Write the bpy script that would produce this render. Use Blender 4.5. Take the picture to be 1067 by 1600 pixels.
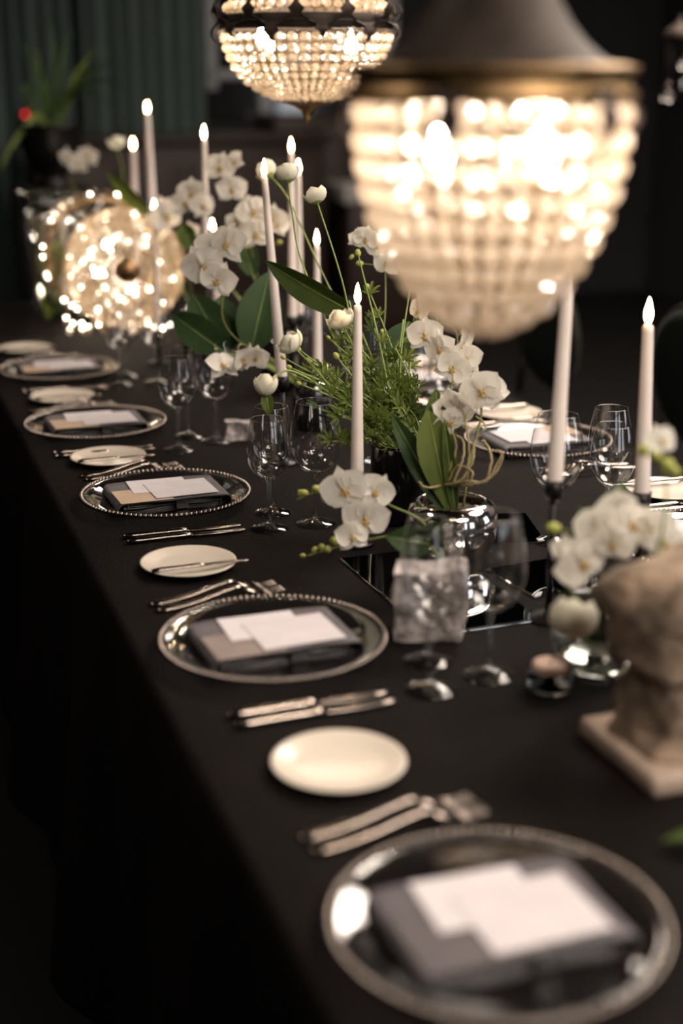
import bpy, math, random
from mathutils import Vector, Matrix, Quaternion
random.seed(7)
PI = math.pi
scene = bpy.context.scene
for o in list(bpy.data.objects):
    bpy.data.objects.remove(o)

# ------------------------------------------------------------------ camera
cam_d = bpy.data.cameras.new('camera'); cam = bpy.data.objects.new('camera', cam_d)
scene.collection.objects.link(cam); scene.camera = cam
cam.location = (0, 0, 1.54)
cam.rotation_euler = (math.radians(90 - 17), 0, math.radians(-19))
cam_d.sensor_fit = 'VERTICAL'; cam_d.sensor_height = 36; cam_d.lens = 50
cam_d.clip_start = 0.05; cam_d.clip_end = 60
cam_d.dof.use_dof = True; cam_d.dof.focus_distance = 2.62; cam_d.dof.aperture_fstop = 1.4
cam_d.dof.aperture_blades = 0

# ------------------------------------------------------------------ world, exposure
w = bpy.data.worlds.new('world'); scene.world = w; w.use_nodes = True
w.node_tree.nodes['Background'].inputs[0].default_value = (0.9, 0.95, 1.0, 1)
w.node_tree.nodes['Background'].inputs[1].default_value = 0.0
scene.view_settings.view_transform = 'Standard'
scene.view_settings.look = 'None'
scene.view_settings.exposure = 0.6
scene.view_settings.gamma = 1.0
scene.view_settings.use_curve_mapping = False
cy = scene.cycles
cy.max_bounces = 14; cy.diffuse_bounces = 3; cy.glossy_bounces = 5
cy.transmission_bounces = 10; cy.transparent_max_bounces = 24
cy.caustics_reflective = False; cy.caustics_refractive = False
cy.sample_clamp_indirect = 4.0; cy.sample_clamp_direct = 0
cy.use_denoising = True

BULB = 255.0          # strength of the bulbs inside the chandeliers
FLAME = 55.0          # strength of the candle flames
CEIL = 11.0           # strength of the fill discs added on the ceiling

# ------------------------------------------------------------------ materials
def new_mat(name):
    m = bpy.data.materials.new(name); m.use_nodes = True
    nt = m.node_tree
    for n in list(nt.nodes): nt.nodes.remove(n)
    out = nt.nodes.new('ShaderNodeOutputMaterial')
    return m, nt, out

def pmat(name, col, rough=0.5, metal=0.0, col2=None, nscale=20.0, bump=0.0, bscale=None, stretch=None, sheen=0.0,
         sss=0.0, coat=0.0, trans=0.0, ior=1.45, detail=4.0, spec=0.5, rough2=None, ramp=(0.35, 0.65)):
    m, nt, out = new_mat(name)
    b = nt.nodes.new('ShaderNodeBsdfPrincipled'); nt.links.new(b.outputs[0], out.inputs[0])
    b.inputs['Base Color'].default_value = (*col, 1); b.inputs['Roughness'].default_value = rough
    b.inputs['Metallic'].default_value = metal; b.inputs['IOR'].default_value = ior
    b.inputs['Specular IOR Level'].default_value = spec
    b.inputs['Transmission Weight'].default_value = trans
    b.inputs['Coat Weight'].default_value = coat; b.inputs['Coat Roughness'].default_value = 0.1
    b.inputs['Sheen Weight'].default_value = sheen; b.inputs['Sheen Roughness'].default_value = 0.4
    if sss:
        b.inputs['Subsurface Weight'].default_value = sss
        b.inputs['Subsurface Radius'].default_value = (0.02, 0.012, 0.007); b.inputs['Subsurface Scale'].default_value = 0.5
    tc = nt.nodes.new('ShaderNodeTexCoord'); mp = nt.nodes.new('ShaderNodeMapping')
    nt.links.new(tc.outputs['Object'], mp.inputs[0])
    if stretch: mp.inputs['Scale'].default_value = stretch
    ns = nt.nodes.new('ShaderNodeTexNoise'); ns.inputs['Scale'].default_value = nscale; ns.inputs['Detail'].default_value = detail
    nt.links.new(mp.outputs[0], ns.inputs[0])
    if col2:
        r = nt.nodes.new('ShaderNodeValToRGB')
        r.color_ramp.elements[0].position = ramp[0]; r.color_ramp.elements[1].position = ramp[1]
        r.color_ramp.elements[0].color = (*col, 1); r.color_ramp.elements[1].color = (*col2, 1)
        nt.links.new(ns.outputs['Fac'], r.inputs[0]); nt.links.new(r.outputs[0], b.inputs['Base Color'])
    if rough2 is not None:
        mr = nt.nodes.new('ShaderNodeMapRange'); mr.inputs[3].default_value = rough; mr.inputs[4].default_value = rough2
        nt.links.new(ns.outputs['Fac'], mr.inputs[0]); nt.links.new(mr.outputs[0], b.inputs['Roughness'])
    if bump:
        n2 = nt.nodes.new('ShaderNodeTexNoise'); n2.inputs['Scale'].default_value = bscale or nscale; n2.inputs['Detail'].default_value = 5
        nt.links.new(mp.outputs[0], n2.inputs[0])
        bp = nt.nodes.new('ShaderNodeBump'); bp.inputs['Strength'].default_value = bump; bp.inputs['Distance'].default_value = 0.01
        nt.links.new(n2.outputs['Fac'], bp.inputs['Height']); nt.links.new(bp.outputs[0], b.inputs['Normal'])
    return m

def emat(name, col, strength):
    m, nt, out = new_mat(name)
    e = nt.nodes.new('ShaderNodeEmission'); e.inputs[0].default_value = (*col, 1); e.inputs[1].default_value = strength
    nt.links.new(e.outputs[0], out.inputs[0]); return m

def thin_glass(name, tint=(1, 1, 1), base=0.105):
    # thin blown wall: clear, mirror-like towards its edges
    m, nt, out = new_mat(name)
    lw = nt.nodes.new('ShaderNodeLayerWeight'); lw.inputs[0].default_value = 0.5
    p = nt.nodes.new('ShaderNodeMath'); p.operation = 'POWER'; p.inputs[1].default_value = 3.2
    nt.links.new(lw.outputs['Facing'], p.inputs[0])
    ma = nt.nodes.new('ShaderNodeMath'); ma.operation = 'MULTIPLY_ADD'; ma.inputs[1].default_value = 0.9; ma.inputs[2].default_value = base
    nt.links.new(p.outputs[0], ma.inputs[0])
    t = nt.nodes.new('ShaderNodeBsdfTransparent'); t.inputs[0].default_value = (*tint, 1)
    g = nt.nodes.new('ShaderNodeBsdfGlossy'); g.inputs['Roughness'].default_value = 0.02
    mx = nt.nodes.new('ShaderNodeMixShader')
    nt.links.new(ma.outputs[0], mx.inputs[0]); nt.links.new(t.outputs[0], mx.inputs[1]); nt.links.new(g.outputs[0], mx.inputs[2])
    nt.links.new(mx.outputs[0], out.inputs[0]); return m

def mix_glass(name, fac=0.45, base=0.09):
    # solid clear glass: refracts, and lets light through to the cloth below
    m = thin_glass(name, base=base); nt = m.node_tree; out = [n for n in nt.nodes if n.type == 'OUTPUT_MATERIAL'][0]; src = out.inputs[0].links[0].from_socket
    g = nt.nodes.new('ShaderNodeBsdfGlass'); g.inputs['IOR'].default_value = 1.5; g.inputs['Roughness'].default_value = 0.01
    mx = nt.nodes.new('ShaderNodeMixShader'); mx.inputs[0].default_value = fac
    nt.links.new(src, mx.inputs[1]); nt.links.new(g.outputs[0], mx.inputs[2]); nt.links.new(mx.outputs[0], out.inputs[0]); return m

def glass(name, col=(1, 1, 1), rough=0.0, ior=1.48):
    m, nt, out = new_mat(name)
    g = nt.nodes.new('ShaderNodeBsdfGlass'); g.inputs[0].default_value = (*col, 1)
    g.inputs['Roughness'].default_value = rough; g.inputs['IOR'].default_value = ior
    nt.links.new(g.outputs[0], out.inputs[0]); return m

def crystal_mat(name, tint, tl=0.40, gl=0.34, tr=0.16):
    # cut lead crystal: scatters, refracts and passes the bulb's light, glints on its facets
    m, nt, out = new_mat(name); N = nt.nodes.new; L = nt.links.new
    a = N('ShaderNodeBsdfTranslucent'); a.inputs[0].default_value = (*tint, 1)
    g = N('ShaderNodeBsdfGlass'); g.inputs[0].default_value = (1, 0.95, 0.88, 1); g.inputs['IOR'].default_value = 1.55; g.inputs['Roughness'].default_value = 0.02
    t = N('ShaderNodeBsdfTransparent'); t.inputs[0].default_value = (1, 0.96, 0.9, 1)
    y = N('ShaderNodeBsdfGlossy'); y.inputs['Roughness'].default_value = 0.05
    m1 = N('ShaderNodeMixShader'); m1.inputs[0].default_value = gl / (tl + gl); L(a.outputs[0], m1.inputs[1]); L(g.outputs[0], m1.inputs[2])
    m2 = N('ShaderNodeMixShader'); m2.inputs[0].default_value = tr / (tl + gl + tr); L(m1.outputs[0], m2.inputs[1]); L(t.outputs[0], m2.inputs[2])
    m3 = N('ShaderNodeMixShader'); m3.inputs[0].default_value = 1 - tl - gl - tr; L(m2.outputs[0], m3.inputs[1]); L(y.outputs[0], m3.inputs[2])
    L(m3.outputs[0], out.inputs[0]); return m

def petal_mat(name, col, col2=None, trl=0.35, rough=0.55, nscale=40, spec=0.25):
    m = pmat(name, col, rough, col2=col2, nscale=nscale, spec=spec)
    nt = m.node_tree
    out = [n for n in nt.nodes if n.type == 'OUTPUT_MATERIAL'][0]; b = [n for n in nt.nodes if n.type == 'BSDF_PRINCIPLED'][0]
    t = nt.nodes.new('ShaderNodeBsdfTranslucent'); t.inputs[0].default_value = (*(c * 0.95 for c in col), 1)
    mx = nt.nodes.new('ShaderNodeMixShader'); mx.inputs[0].default_value = trl
    nt.links.new(b.outputs[0], mx.inputs[1]); nt.links.new(t.outputs[0], mx.inputs[2]); nt.links.new(mx.outputs[0], out.inputs[0])
    return m

M = {}
M['cloth'] = pmat('black_cloth', (0.0040, 0.0026, 0.0022), 0.8, col2=(0.0060, 0.0039, 0.0033), nscale=6, stretch=(3, 1, 1), bump=0.25, bscale=90, sheen=0.0, spec=0.12)
M['floor'] = pmat('dark_floor', (0.004, 0.0034, 0.003), 0.7, col2=(0.006, 0.005, 0.0045), nscale=8, stretch=(1, 8, 1), spec=0.3)
M['wall'] = pmat('dark_wall', (0.012, 0.012, 0.013), 0.9, col2=(0.018, 0.018, 0.018), nscale=3, bump=0.1)
M['wallr'] = pmat('black_wall', (0.009, 0.009, 0.010), 0.9, col2=(0.013, 0.012, 0.012), nscale=3, bump=0.1)
M['ceil'] = pmat('ceiling_paint', (0.03, 0.03, 0.03), 0.9, col2=(0.035, 0.034, 0.033), nscale=5)
M['curtain'] = pmat('green_curtain', (0.050, 0.078, 0.070), 0.8, col2=(0.085, 0.115, 0.105), nscale=5, stretch=(14, 14, 0.5), sheen=0.2)
M['darkwood'] = pmat('dark_brown_wood', (0.022, 0.013, 0.010), 0.5, col2=(0.034, 0.02, 0.015), nscale=6, stretch=(1, 1, 12), spec=0.3)
M['pale'] = pmat('pale_grey_top', (0.30, 0.28, 0.27), 0.6, col2=(0.36, 0.34, 0.32), nscale=10)
M['frame'] = pmat('grey_frame_paint', (0.30, 0.31, 0.32), 0.6, col2=(0.34, 0.35, 0.36), nscale=15)
M['velvet'] = pmat('green_velvet', (0.006, 0.011, 0.009), 0.85, col2=(0.008, 0.014, 0.011), nscale=30, sheen=0.06, spec=0.15)
M['porcelain'] = pmat('cream_porcelain', (0.64, 0.57, 0.48), 0.22, col2=(0.68, 0.605, 0.515), nscale=8, coat=0.15)
M['silver'] = pmat('polished_silver', (0.40, 0.34, 0.30), 0.10, 1.0, rough2=0.18, nscale=60)
M['napkin'] = pmat('grey_linen', (0.088, 0.076, 0.084), 0.85, col2=(0.115, 0.100, 0.108), nscale=120, bump=0.2, bscale=300, sheen=0.2)
M['ribbon'] = pmat('black_ribbon', (0.010, 0.010, 0.011), 0.4, col2=(0.014, 0.013, 0.014), nscale=80)
M['card'] = pmat('white_card', (0.60, 0.555, 0.575), 0.75, col2=(0.64, 0.595, 0.615), nscale=25)
M['card2'] = pmat('pink_white_card', (0.56, 0.515, 0.535), 0.75, col2=(0.61, 0.565, 0.58), nscale=25)
M['tan'] = pmat('tan_card', (0.44, 0.31, 0.21), 0.75, col2=(0.50, 0.37, 0.27), nscale=12)
M['taupe'] = pmat('taupe_card', (0.20, 0.155, 0.14), 0.75, col2=(0.25, 0.20, 0.18), nscale=12)
M['smoke'] = pmat('smoke_grey_card', (0.085, 0.072, 0.076), 0.75, col2=(0.105, 0.09, 0.094), nscale=12)
M['wax'] = pmat('ivory_wax', (0.64, 0.565, 0.515), 0.45, col2=(0.68, 0.605, 0.555), nscale=18, sss=0.25)
M['wick'] = pmat('burnt_wick', (0.02, 0.015, 0.01), 0.9, col2=(0.05, 0.03, 0.02), nscale=80)
M['blackmetal'] = pmat('black_metal', (0.012, 0.011, 0.011), 0.35, 0.6, col2=(0.018, 0.016, 0.015), nscale=60)
M['brass'] = pmat('aged_brass', (0.20, 0.125, 0.06), 0.32, 1.0, col2=(0.42, 0.27, 0.13), nscale=30, rough2=0.5)
M['patina'] = pmat('dark_patina_metal', (0.036, 0.026, 0.021), 0.55, 0.6, col2=(0.060, 0.044, 0.035), nscale=22, rough2=0.7)
M['wire'] = pmat('brass_wire', (0.24, 0.16, 0.09), 0.45, 0.9, col2=(0.32, 0.22, 0.12), nscale=40)
M['crystal'] = crystal_mat('warm_crystal', (1.0, 0.87, 0.74))
M['crystal2'] = crystal_mat('warm_clear_crystal', (1.0, 0.82, 0.62))
M['crystal3'] = crystal_mat('fallen_crystal', (1.0, 0.80, 0.58), 0.30, 0.48, 0.12)
M['bulb'] = emat('warm_bulb', (1.0, 0.85, 0.68), BULB)
M['flame'] = emat('candle_flame', (1.0, 0.66, 0.34), FLAME)
M['filldisc'] = emat('ceiling_fill_glow', (1.0, 0.86, 0.74), CEIL)  # emitter of the added ceiling fill discs
M['redled'] = emat('red_indicator', (1.0, 0.02, 0.03), 2.5)
M['glint'] = emat('glint_dot_glow', (1.0, 0.86, 0.68), 26.0)  # emitter of the small dots added as crystal sparkle
M['evening'] = emat('evening_sky_pane', (0.90, 0.94, 1.0), 2.4)
M['thin'] = thin_glass('thin_glass')
M['thinv'] = thin_glass('vase_glass', (0.97, 0.98, 0.97), 0.08)
M['glass'] = glass('solid_glass')
M['bead'] = glass('bead_glass', (1.0, 0.97, 0.95), 0.02, 1.5)
M['silverbead'] = pmat('silvered_glass_bead', (0.25, 0.205, 0.175), 0.16, 1.0, col2=(0.32, 0.265, 0.23), nscale=60, coat=0.6)
M['footglass'] = mix_glass('charger_glass', 0.35, 0.03)
M['footthin'] = mix_glass('foot_glass', 0.12)
M['water'] = glass('vase_water', (0.97, 0.99, 0.97), 0.0, 1.33)
M['mirror'] = pmat('mirror', (0.80, 0.80, 0.80), 0.02, 1.0)
M['mercury'] = pmat('mercury_silver', (0.80, 0.76, 0.75), 0.06, 1.0, rough2=0.12, nscale=15)
M['blackvase'] = pmat('black_glass', (0.010, 0.009, 0.009), 0.05, 0.0, col2=(0.014, 0.012, 0.012), nscale=10, coat=0.8, spec=0.9, ior=1.7)
M['stone'] = pmat('weathered_stone', (0.13, 0.098, 0.072), 0.9, col2=(0.44, 0.315, 0.22), nscale=22, bump=0.9, bscale=45, detail=8)
M['slab'] = pmat('pale_stone', (0.36, 0.27, 0.21), 0.85, col2=(0.50, 0.38, 0.30), nscale=18, bump=0.5, bscale=60, detail=8)
M['marble'] = pmat('grey_marble', (0.20, 0.175, 0.165), 0.45, col2=(0.62, 0.55, 0.53), nscale=34, bump=0.9, bscale=70, detail=8)
M['orchid'] = petal_mat('white_petal', (0.84, 0.80, 0.72), (0.88, 0.84, 0.77))
M['lip'] = petal_mat('yellow_lip', (0.50, 0.26, 0.05), (0.80, 0.70, 0.36), 0.2, nscale=160)
M['budmat'] = petal_mat('cream_bud', (0.88, 0.83, 0.70), (0.86, 0.84, 0.66), 0.25)
M['greenbud'] = petal_mat('green_bud', (0.42, 0.46, 0.10), (0.55, 0.55, 0.18), 0.25)
M['stem'] = pmat('green_stem', (0.17, 0.24, 0.05), 0.5, col2=(0.26, 0.33, 0.09), nscale=30)
M['stemdark'] = pmat('olive_stem', (0.14, 0.15, 0.04), 0.5, col2=(0.20, 0.20, 0.07), nscale=30)
M['leaf'] = petal_mat('bright_leaf', (0.10, 0.140, 0.026), (0.165, 0.215, 0.042), 0.3, 0.55, 20)
M['leafdark'] = petal_mat('dark_leaf', (0.026, 0.056, 0.018), (0.040, 0.080, 0.025), 0.2, 0.5, 12)
M['leafmid'] = petal_mat('mid_leaf', (0.060, 0.095, 0.022), (0.095, 0.14, 0.032), 0.3, 0.55, 16)
M['root'] = pmat('tan_root', (0.30, 0.23, 0.12), 0.8, col2=(0.38, 0.32, 0.16), nscale=60, bump=0.4, bscale=200)
M['moss'] = pmat('dark_bark', (0.03, 0.022, 0.015), 0.9, col2=(0.07, 0.05, 0.03), nscale=50, bump=0.8, bscale=120)

# ------------------------------------------------------------------ mesh helpers
COL = scene.collection
class MB:
    def __init__(s): s.v = []; s.f = []
    def add(s, vs, fs, mtx=None):
        n = len(s.v)
        s.v += [tuple(mtx @ Vector(p)) if mtx is not None else tuple(p) for p in vs]
        s.f += [tuple(i + n for i in f) for f in fs]; return s
    def lathe(s, prof, n=32, mtx=None, close=False):
        vs = []; fs = []; m = len(prof)
        for (r, z) in prof:
            for k in range(n):
                a = 2 * PI * k / n; vs.append((r * math.cos(a), r * math.sin(a), z))
        for i in range(m if close else m - 1):
            j = (i + 1) % m
            for k in range(n):
                l = (k + 1) % n; fs.append((i * n + k, i * n + l, j * n + l, j * n + k))
        return s.add(vs, fs, mtx)
    def box(s, c, d, mtx=None):
        x, y, z = (q / 2 for q in d)
        vs = [(c[0] + a * x, c[1] + b * y, c[2] + e * z) for a in (-1, 1) for b in (-1, 1) for e in (-1, 1)]
        return s.add(vs, [(0, 1, 3, 2), (4, 6, 7, 5), (0, 4, 5, 1), (2, 3, 7, 6), (0, 2, 6, 4), (1, 5, 7, 3)], mtx)
    def rbox(s, c, d, r, mtx=None, seg=2):
        # box with rounded vertical corners and softened top and bottom edges
        hx, hy, hz = (q / 2 for q in d); prof = []
        for k in range(seg + 1):
            a = PI / 2 * k / seg; prof.append((-r * (1 - math.sin(a)), -hz + r * (1 - math.cos(a))))
        for k in range(seg + 1):
            a = PI / 2 * k / seg; prof.append((-r * (1 - math.cos(a)), hz - r * (1 - math.sin(a))))
        ring = lambda off: [(sx * (hx - r) + (r + off) * math.cos(a0 + PI / 2 * k / seg), sy * (hy - r) + (r + off) * math.sin(a0 + PI / 2 * k / seg))
                            for sx, sy, a0 in ((1, 1, 0), (-1, 1, PI / 2), (-1, -1, PI), (1, -1, 3 * PI / 2)) for k in range(seg + 1)]
        n = 4 * (seg + 1); vs = []; fs = []
        for off, z in prof: vs += [(x + c[0], y + c[1], z + c[2]) for x, y in ring(off)]
        for i in range(len(prof) - 1):
            for k in range(n): fs.append((i * n + k, i * n + (k + 1) % n, (i + 1) * n + (k + 1) % n, (i + 1) * n + k))
        fs.append(tuple(range(n - 1, -1, -1))); fs.append(tuple(range((len(prof) - 1) * n, len(prof) * n)))
        return s.add(vs, fs, mtx)
    def tube(s, pts, rad, n=8, cap=True):
        pts = [Vector(p) for p in pts]; m = len(pts)
        if not hasattr(rad, '__len__'): rad = [rad] * m
        t0 = (pts[1] - pts[0]).normalized(); u = t0.orthogonal().normalized(); vs = []; fs = []
        for i, p in enumerate(pts):
            t = (pts[min(i + 1, m - 1)] - pts[max(i - 1, 0)]).normalized()
            u = (u - t * u.dot(t)).normalized(); q = t.cross(u)
            for k in range(n):
                a = 2 * PI * k / n; vs.append(p + (u * math.cos(a) + q * math.sin(a)) * rad[i])
        for i in range(m - 1):
            for k in range(n):
                l = (k + 1) % n; fs.append((i * n + k, i * n + l, (i + 1) * n + l, (i + 1) * n + k))
        if cap: fs.append(tuple(range(n - 1, -1, -1))); fs.append(tuple(range((m - 1) * n, m * n)))
        return s.add(vs, fs)
    def sphere(s, c, r, n=8, m=6, sc=(1, 1, 1)):
        prof = [(max(1e-5, r * math.sin(PI * i / m)), -r * math.cos(PI * i / m)) for i in range(m + 1)]
        return s.lathe(prof, n, Matrix.Translation(c) @ Matrix.Diagonal((*sc, 1)))
    def grid(s, fn, nu, nv, mtx=None):
        vs = [fn(i / nu, j / nv) for i in range(nu + 1) for j in range(nv + 1)]
        fs = [(i * (nv + 1) + j, (i + 1) * (nv + 1) + j, (i + 1) * (nv + 1) + j + 1, i * (nv + 1) + j + 1) for i in range(nu) for j in range(nv)]
        return s.add(vs, fs, mtx)
    def mesh(s, name, mat, smooth=True):
        me = bpy.data.meshes.new(name); me.from_pydata([tuple(p) for p in s.v], [], s.f); me.update()
        if smooth: me.polygons.foreach_set('use_smooth', [True] * len(me.polygons))
        me.materials.append(mat); return me
    def build(s, name, mat, parent=None, smooth=True):
        return obj(name, s.mesh(name, mat, smooth), parent)

def obj(name, me, parent=None, mtx=None):
    o = bpy.data.objects.new(name, me); COL.objects.link(o)
    if parent: o.parent = parent
    if mtx is not None: o.matrix_local = mtx
    return o
def tag(o, label=None, cat=None, group=None, kind=None):
    if label: o['label'] = label
    if cat: o['category'] = cat
    if group: o['group'] = group
    if kind: o['kind'] = kind
    return o
def thing(name, label, cat, loc=(0, 0, 0), rot=(0, 0, 0), group=None):
    o = bpy.data.objects.new(name, None); COL.objects.link(o); o.empty_display_size = 0.05
    o.location = loc; o.rotation_euler = rot
    return tag(o, label, cat, group)
def copy_tree(o, parent=None):
    c = o.copy(); COL.objects.link(c); c.parent = parent
    for ch in KIDS.get(o.name, ()): copy_tree(ch, c)
    return c
KIDS = {}
def index_children():
    KIDS.clear()
    for o in bpy.data.objects:
        if o.parent: KIDS.setdefault(o.parent.name, []).append(o)
def place(proto, loc, rz, label, group, used):
    # first use moves the prototype itself, later ones copy it with its parts
    if proto.name in used: o = copy_tree(proto)
    else: used.add(proto.name); o = proto
    o.location = loc; o.rotation_euler = (0, 0, rz); o['label'] = label; o['group'] = group
    return o
def frame(z, up=(0, 0, 1)):
    z = Vector(z).normalized(); up = Vector(up)
    if abs(z.dot(up)) > 0.98: up = Vector((0, 1, 0))
    x = up.cross(z).normalized(); y = z.cross(x)
    return Matrix((x, y, z)).transposed().to_4x4()
def bez(pts, n=12):
    # smooth path through points (Catmull-Rom)
    P = [Vector(p) for p in pts]; P = [P[0] * 2 - P[1]] + P + [P[-1] * 2 - P[-2]]; out = []
    for i in range(1, len(P) - 2):
        a, b, c, d = P[i - 1:i + 3]
        for k in range(n):
            t = k / n
            out.append(0.5 * ((2 * b) + (c - a) * t + (2 * a - 5 * b + 4 * c - d) * t * t + (3 * b - a - 3 * c + d) * t ** 3))
    out.append(P[-2]); return out
def struct(name, mb, mat, parent=None, smooth=False):
    o = mb.build(name, mat, parent, smooth)
    if not parent: o['kind'] = 'structure'
    return o
TZ = 0.76

# ------------------------------------------------------------------ the room
struct('floor', MB().box((1.5, 3.2, -0.05), (9.0, 13.4, 0.1)), M['floor'])
struct('ceiling', MB().box((1.5, 3.2, 3.35), (9.0, 13.4, 0.1)), M['ceil'])
struct('wall_back', MB().box((1.5, 9.55, 1.65), (9.0, 0.1, 3.3)), M['wall'])
struct('wall_left', MB().box((-2.75, 3.2, 1.65), (0.1, 12.6, 3.3)), M['wallr'])
struct('wall_right', MB().box((5.75, 3.2, 1.65), (0.1, 12.6, 3.3)), M['wallr'])
struct('wall_front', MB().box((1.5, -3.15, 1.65), (9.0, 0.1, 3.3)), M['wallr'])

# fill discs added on the ceiling, out of view, to brighten table and room
def ceiling_fill(loc, r, label):
    t = thing('ceiling_fill', label, 'lamp', loc, group='round fill discs added on the ceiling')
    MB().lathe([(r * 1.06, 0.0), (r * 1.06, -0.05), (r * 1.0, -0.055), (r * 1.0, -0.01)], 32).build('rim', M['frame'], t)
    MB().lathe([(1e-4, -0.03), (r * 0.5, -0.03), (r * 0.99, -0.028)], 32).build('diffuser', M['filldisc'], t)
ceiling_fill((3.0, 1.7, 3.3), 1.0, 'large round fill disc added on the ceiling beside the front of the table')
ceiling_fill((3.1, 4.4, 3.3), 0.9, 'large round fill disc added on the ceiling beside the green chairs')
ceiling_fill((1.3, -1.3, 3.3), 1.0, 'large round fill disc added on the ceiling behind the photographer')
ceiling_fill((-1.4, 2.5, 3.3), 0.36, 'round fill disc added on the ceiling across the aisle from the table')
ceiling_fill((2.4, 7.4, 3.3), 0.34, 'small round fill disc added on the ceiling near the curtains')

# evening windows behind the photographer and on the far side wall
def evening_window(name, c, w_, h, axis):
    # axis 'x': the pane spans X (front wall), 'y': it spans Y (side wall)
    d = lambda a, b, e: (a, b, e) if axis == 'x' else (b, a, e)
    o = struct(name, MB().box(c, d(w_, 0.02, h)), M['evening'])
    for k in (-1, 0, 1): MB().rbox(tuple(Vector(c) + Vector(d(k * w_ / 2, 0.03 if axis == 'x' else -0.03, 0))), d(0.07, 0.06, h + 0.07), 0.008).build('window_frame', M['frame'], o)
    for k in (-1, 0.2, 1): MB().rbox(tuple(Vector(c) + Vector(d(0, 0.03 if axis == 'x' else -0.03, k * h / 2))), d(w_, 0.06, 0.07), 0.008).build('window_bar', M['frame'], o)
evening_window('window_2', (1.6, -3.08, 1.75), 1.2, 1.9, 'x')
evening_window('window_3', (3.6, -3.08, 1.75), 1.2, 1.9, 'x')
evening_window('window_4', (5.68, 0.6, 1.75), 1.3, 1.9, 'y')

# window with pale grey bars behind the hanging chandelier
win = MB().box((2.98, 9.485, 1.85), (1.30, 0.03, 1.15)); wo = struct('window_1', win, M['blackvase'])
for (cx, cz, sx, sz) in ((2.36, 2.06, 0.07, 1.2), (3.62, 1.85, 0.07, 1.2), (2.98, 1.555, 1.26, 0.055), (2.98, 2.46, 1.26, 0.06), (2.72, 1.42, 0.09, 0.22)):
    MB().rbox((cx, 9.455, cz), (sx, 0.05, sz), 0.008).build('window_frame', M['frame'], wo)

# curtains with vertical folds
def curtain(x0, x1, z0, z1, folds, ph, label):
    nx = folds * 10; mb = MB()
    def fn(u, v):
        x = x0 + (x1 - x0) * u; a = folds * 2 * PI * u + ph
        return (x + 0.012 * math.sin(a * 0.53), 9.30 + 0.045 * math.sin(a) + 0.018 * math.sin(2.3 * a + 1) * (1 - v), z0 + (z1 - z0) * v)
    mb.grid(fn, nx, 6)
    n = len(mb.v); back = [(p[0], p[1] + 0.006, p[2]) for p in mb.v]; fs = [tuple(i + n for i in reversed(f)) for f in mb.f]
    mb.v += back; mb.f += fs
    tag(mb.build('curtain', M['curtain']), label, 'curtain', 'dark green curtains on the back wall')
curtain(0.78, 1.42, 0.02, 3.2, 6, 0.4, 'dark green pleated curtain behind the leafy plant in the black urn')
curtain(1.46, 2.28, 0.02, 3.2, 8, 2.1, 'dark green pleated curtain behind the two tall tapers')

# low dark brown counter along the back wall, pale-topped console beside it
t = thing('bar_counter', 'long low dark brown wooden counter below the curtain', 'counter', (1.95, 8.72, 0))
MB().rbox((0, 0, 0.58), (1.75, 0.45, 1.16), 0.012).build('body', M['darkwood'], t)
MB().rbox((0, -0.01, 1.185), (1.83, 0.52, 0.05), 0.012).build('top', M['darkwood'], t)
for k in range(4): MB().rbox((-0.64 + k * 0.427, -0.232, 0.58), (0.38, 0.02, 0.95), 0.008).build('door_panel', M['darkwood'], t)
t = thing('console_table', 'pale grey topped console table far behind the tapers', 'console', (3.42, 8.7, 0))
MB().rbox((0, 0, 0.845), (0.98, 0.5, 0.12), 0.015).build('top', M['pale'], t)
MB().rbox((0, 0, 0.39), (0.9, 0.44, 0.78), 0.012).build('body', M['darkwood'], t)
t = thing('dark_cabinet', 'dark cabinet standing between the window and the counter', 'cabinet', (3.0, 9.26, 0))
MB().rbox((0, 0, 0.65), (0.64, 0.28, 1.3), 0.012).build('body', M['darkwood'], t)
for s in (-1, 1): MB().rbox((s * 0.157, -0.148, 0.66), (0.29, 0.018, 1.15), 0.006).build('door', M['darkwood'], t)
t = thing('indicator_light', 'tiny red indicator light glowing behind the leafy urn', 'light', (1.118, 9.22, 1.322))
MB().rbox((0, 0.012, 0), (0.06, 0.02, 0.08), 0.006).build('housing', M['blackmetal'], t)
MB().sphere((0, -0.003, 0), 0.012, 10, 8, (0.8, 0.5, 1)).build('diode', M['redled'], t)

# round-backed green velvet chairs on the far side
def chair(loc, rz, label):
    t = thing('dining_chair', label, 'chair', loc, (0, 0, rz), 'round-backed green chairs across the table')
    # faces local -Y; the back is a round pad
    MB().rbox((0, 0, 0.44), (0.46, 0.46, 0.09), 0.04).build('seat', M['velvet'], t)
    pad = [(1e-4, -0.035), (0.17, -0.035), (0.195, -0.025), (0.205, 0.0), (0.195, 0.025), (0.17, 0.035), (1e-4, 0.035)]
    X = Matrix.Translation((0, 0.235, 0.730)) @ Matrix.Rotation(math.radians(98), 4, 'X')
    MB().lathe(pad, 40, X).build('backrest', M['velvet'], t)
    ring = [X @ Vector((0.208 * math.cos(2 * PI * k / 40), 0.208 * math.sin(2 * PI * k / 40), 0)) for k in range(41)]
    MB().tube(ring, 0.007, 8, False).build('back_frame', M['patina'], t)
    for s in (-1, 1):
        MB().tube([(s * 0.16, 0.215, 0.42), (s * 0.14, 0.225, 0.66)], 0.012).build('back_post', M['blackmetal'], t)
        for q in (-1, 1): MB().tube([(s * 0.18, q * 0.18, 0.40), (s * 0.21, q * 0.21, 0)], [0.018, 0.011]).build('leg', M['blackmetal'], t)
chair((1.98, 3.38, 0), -PI / 2, 'round-backed dark green velvet chair behind the lone lit taper')
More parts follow.
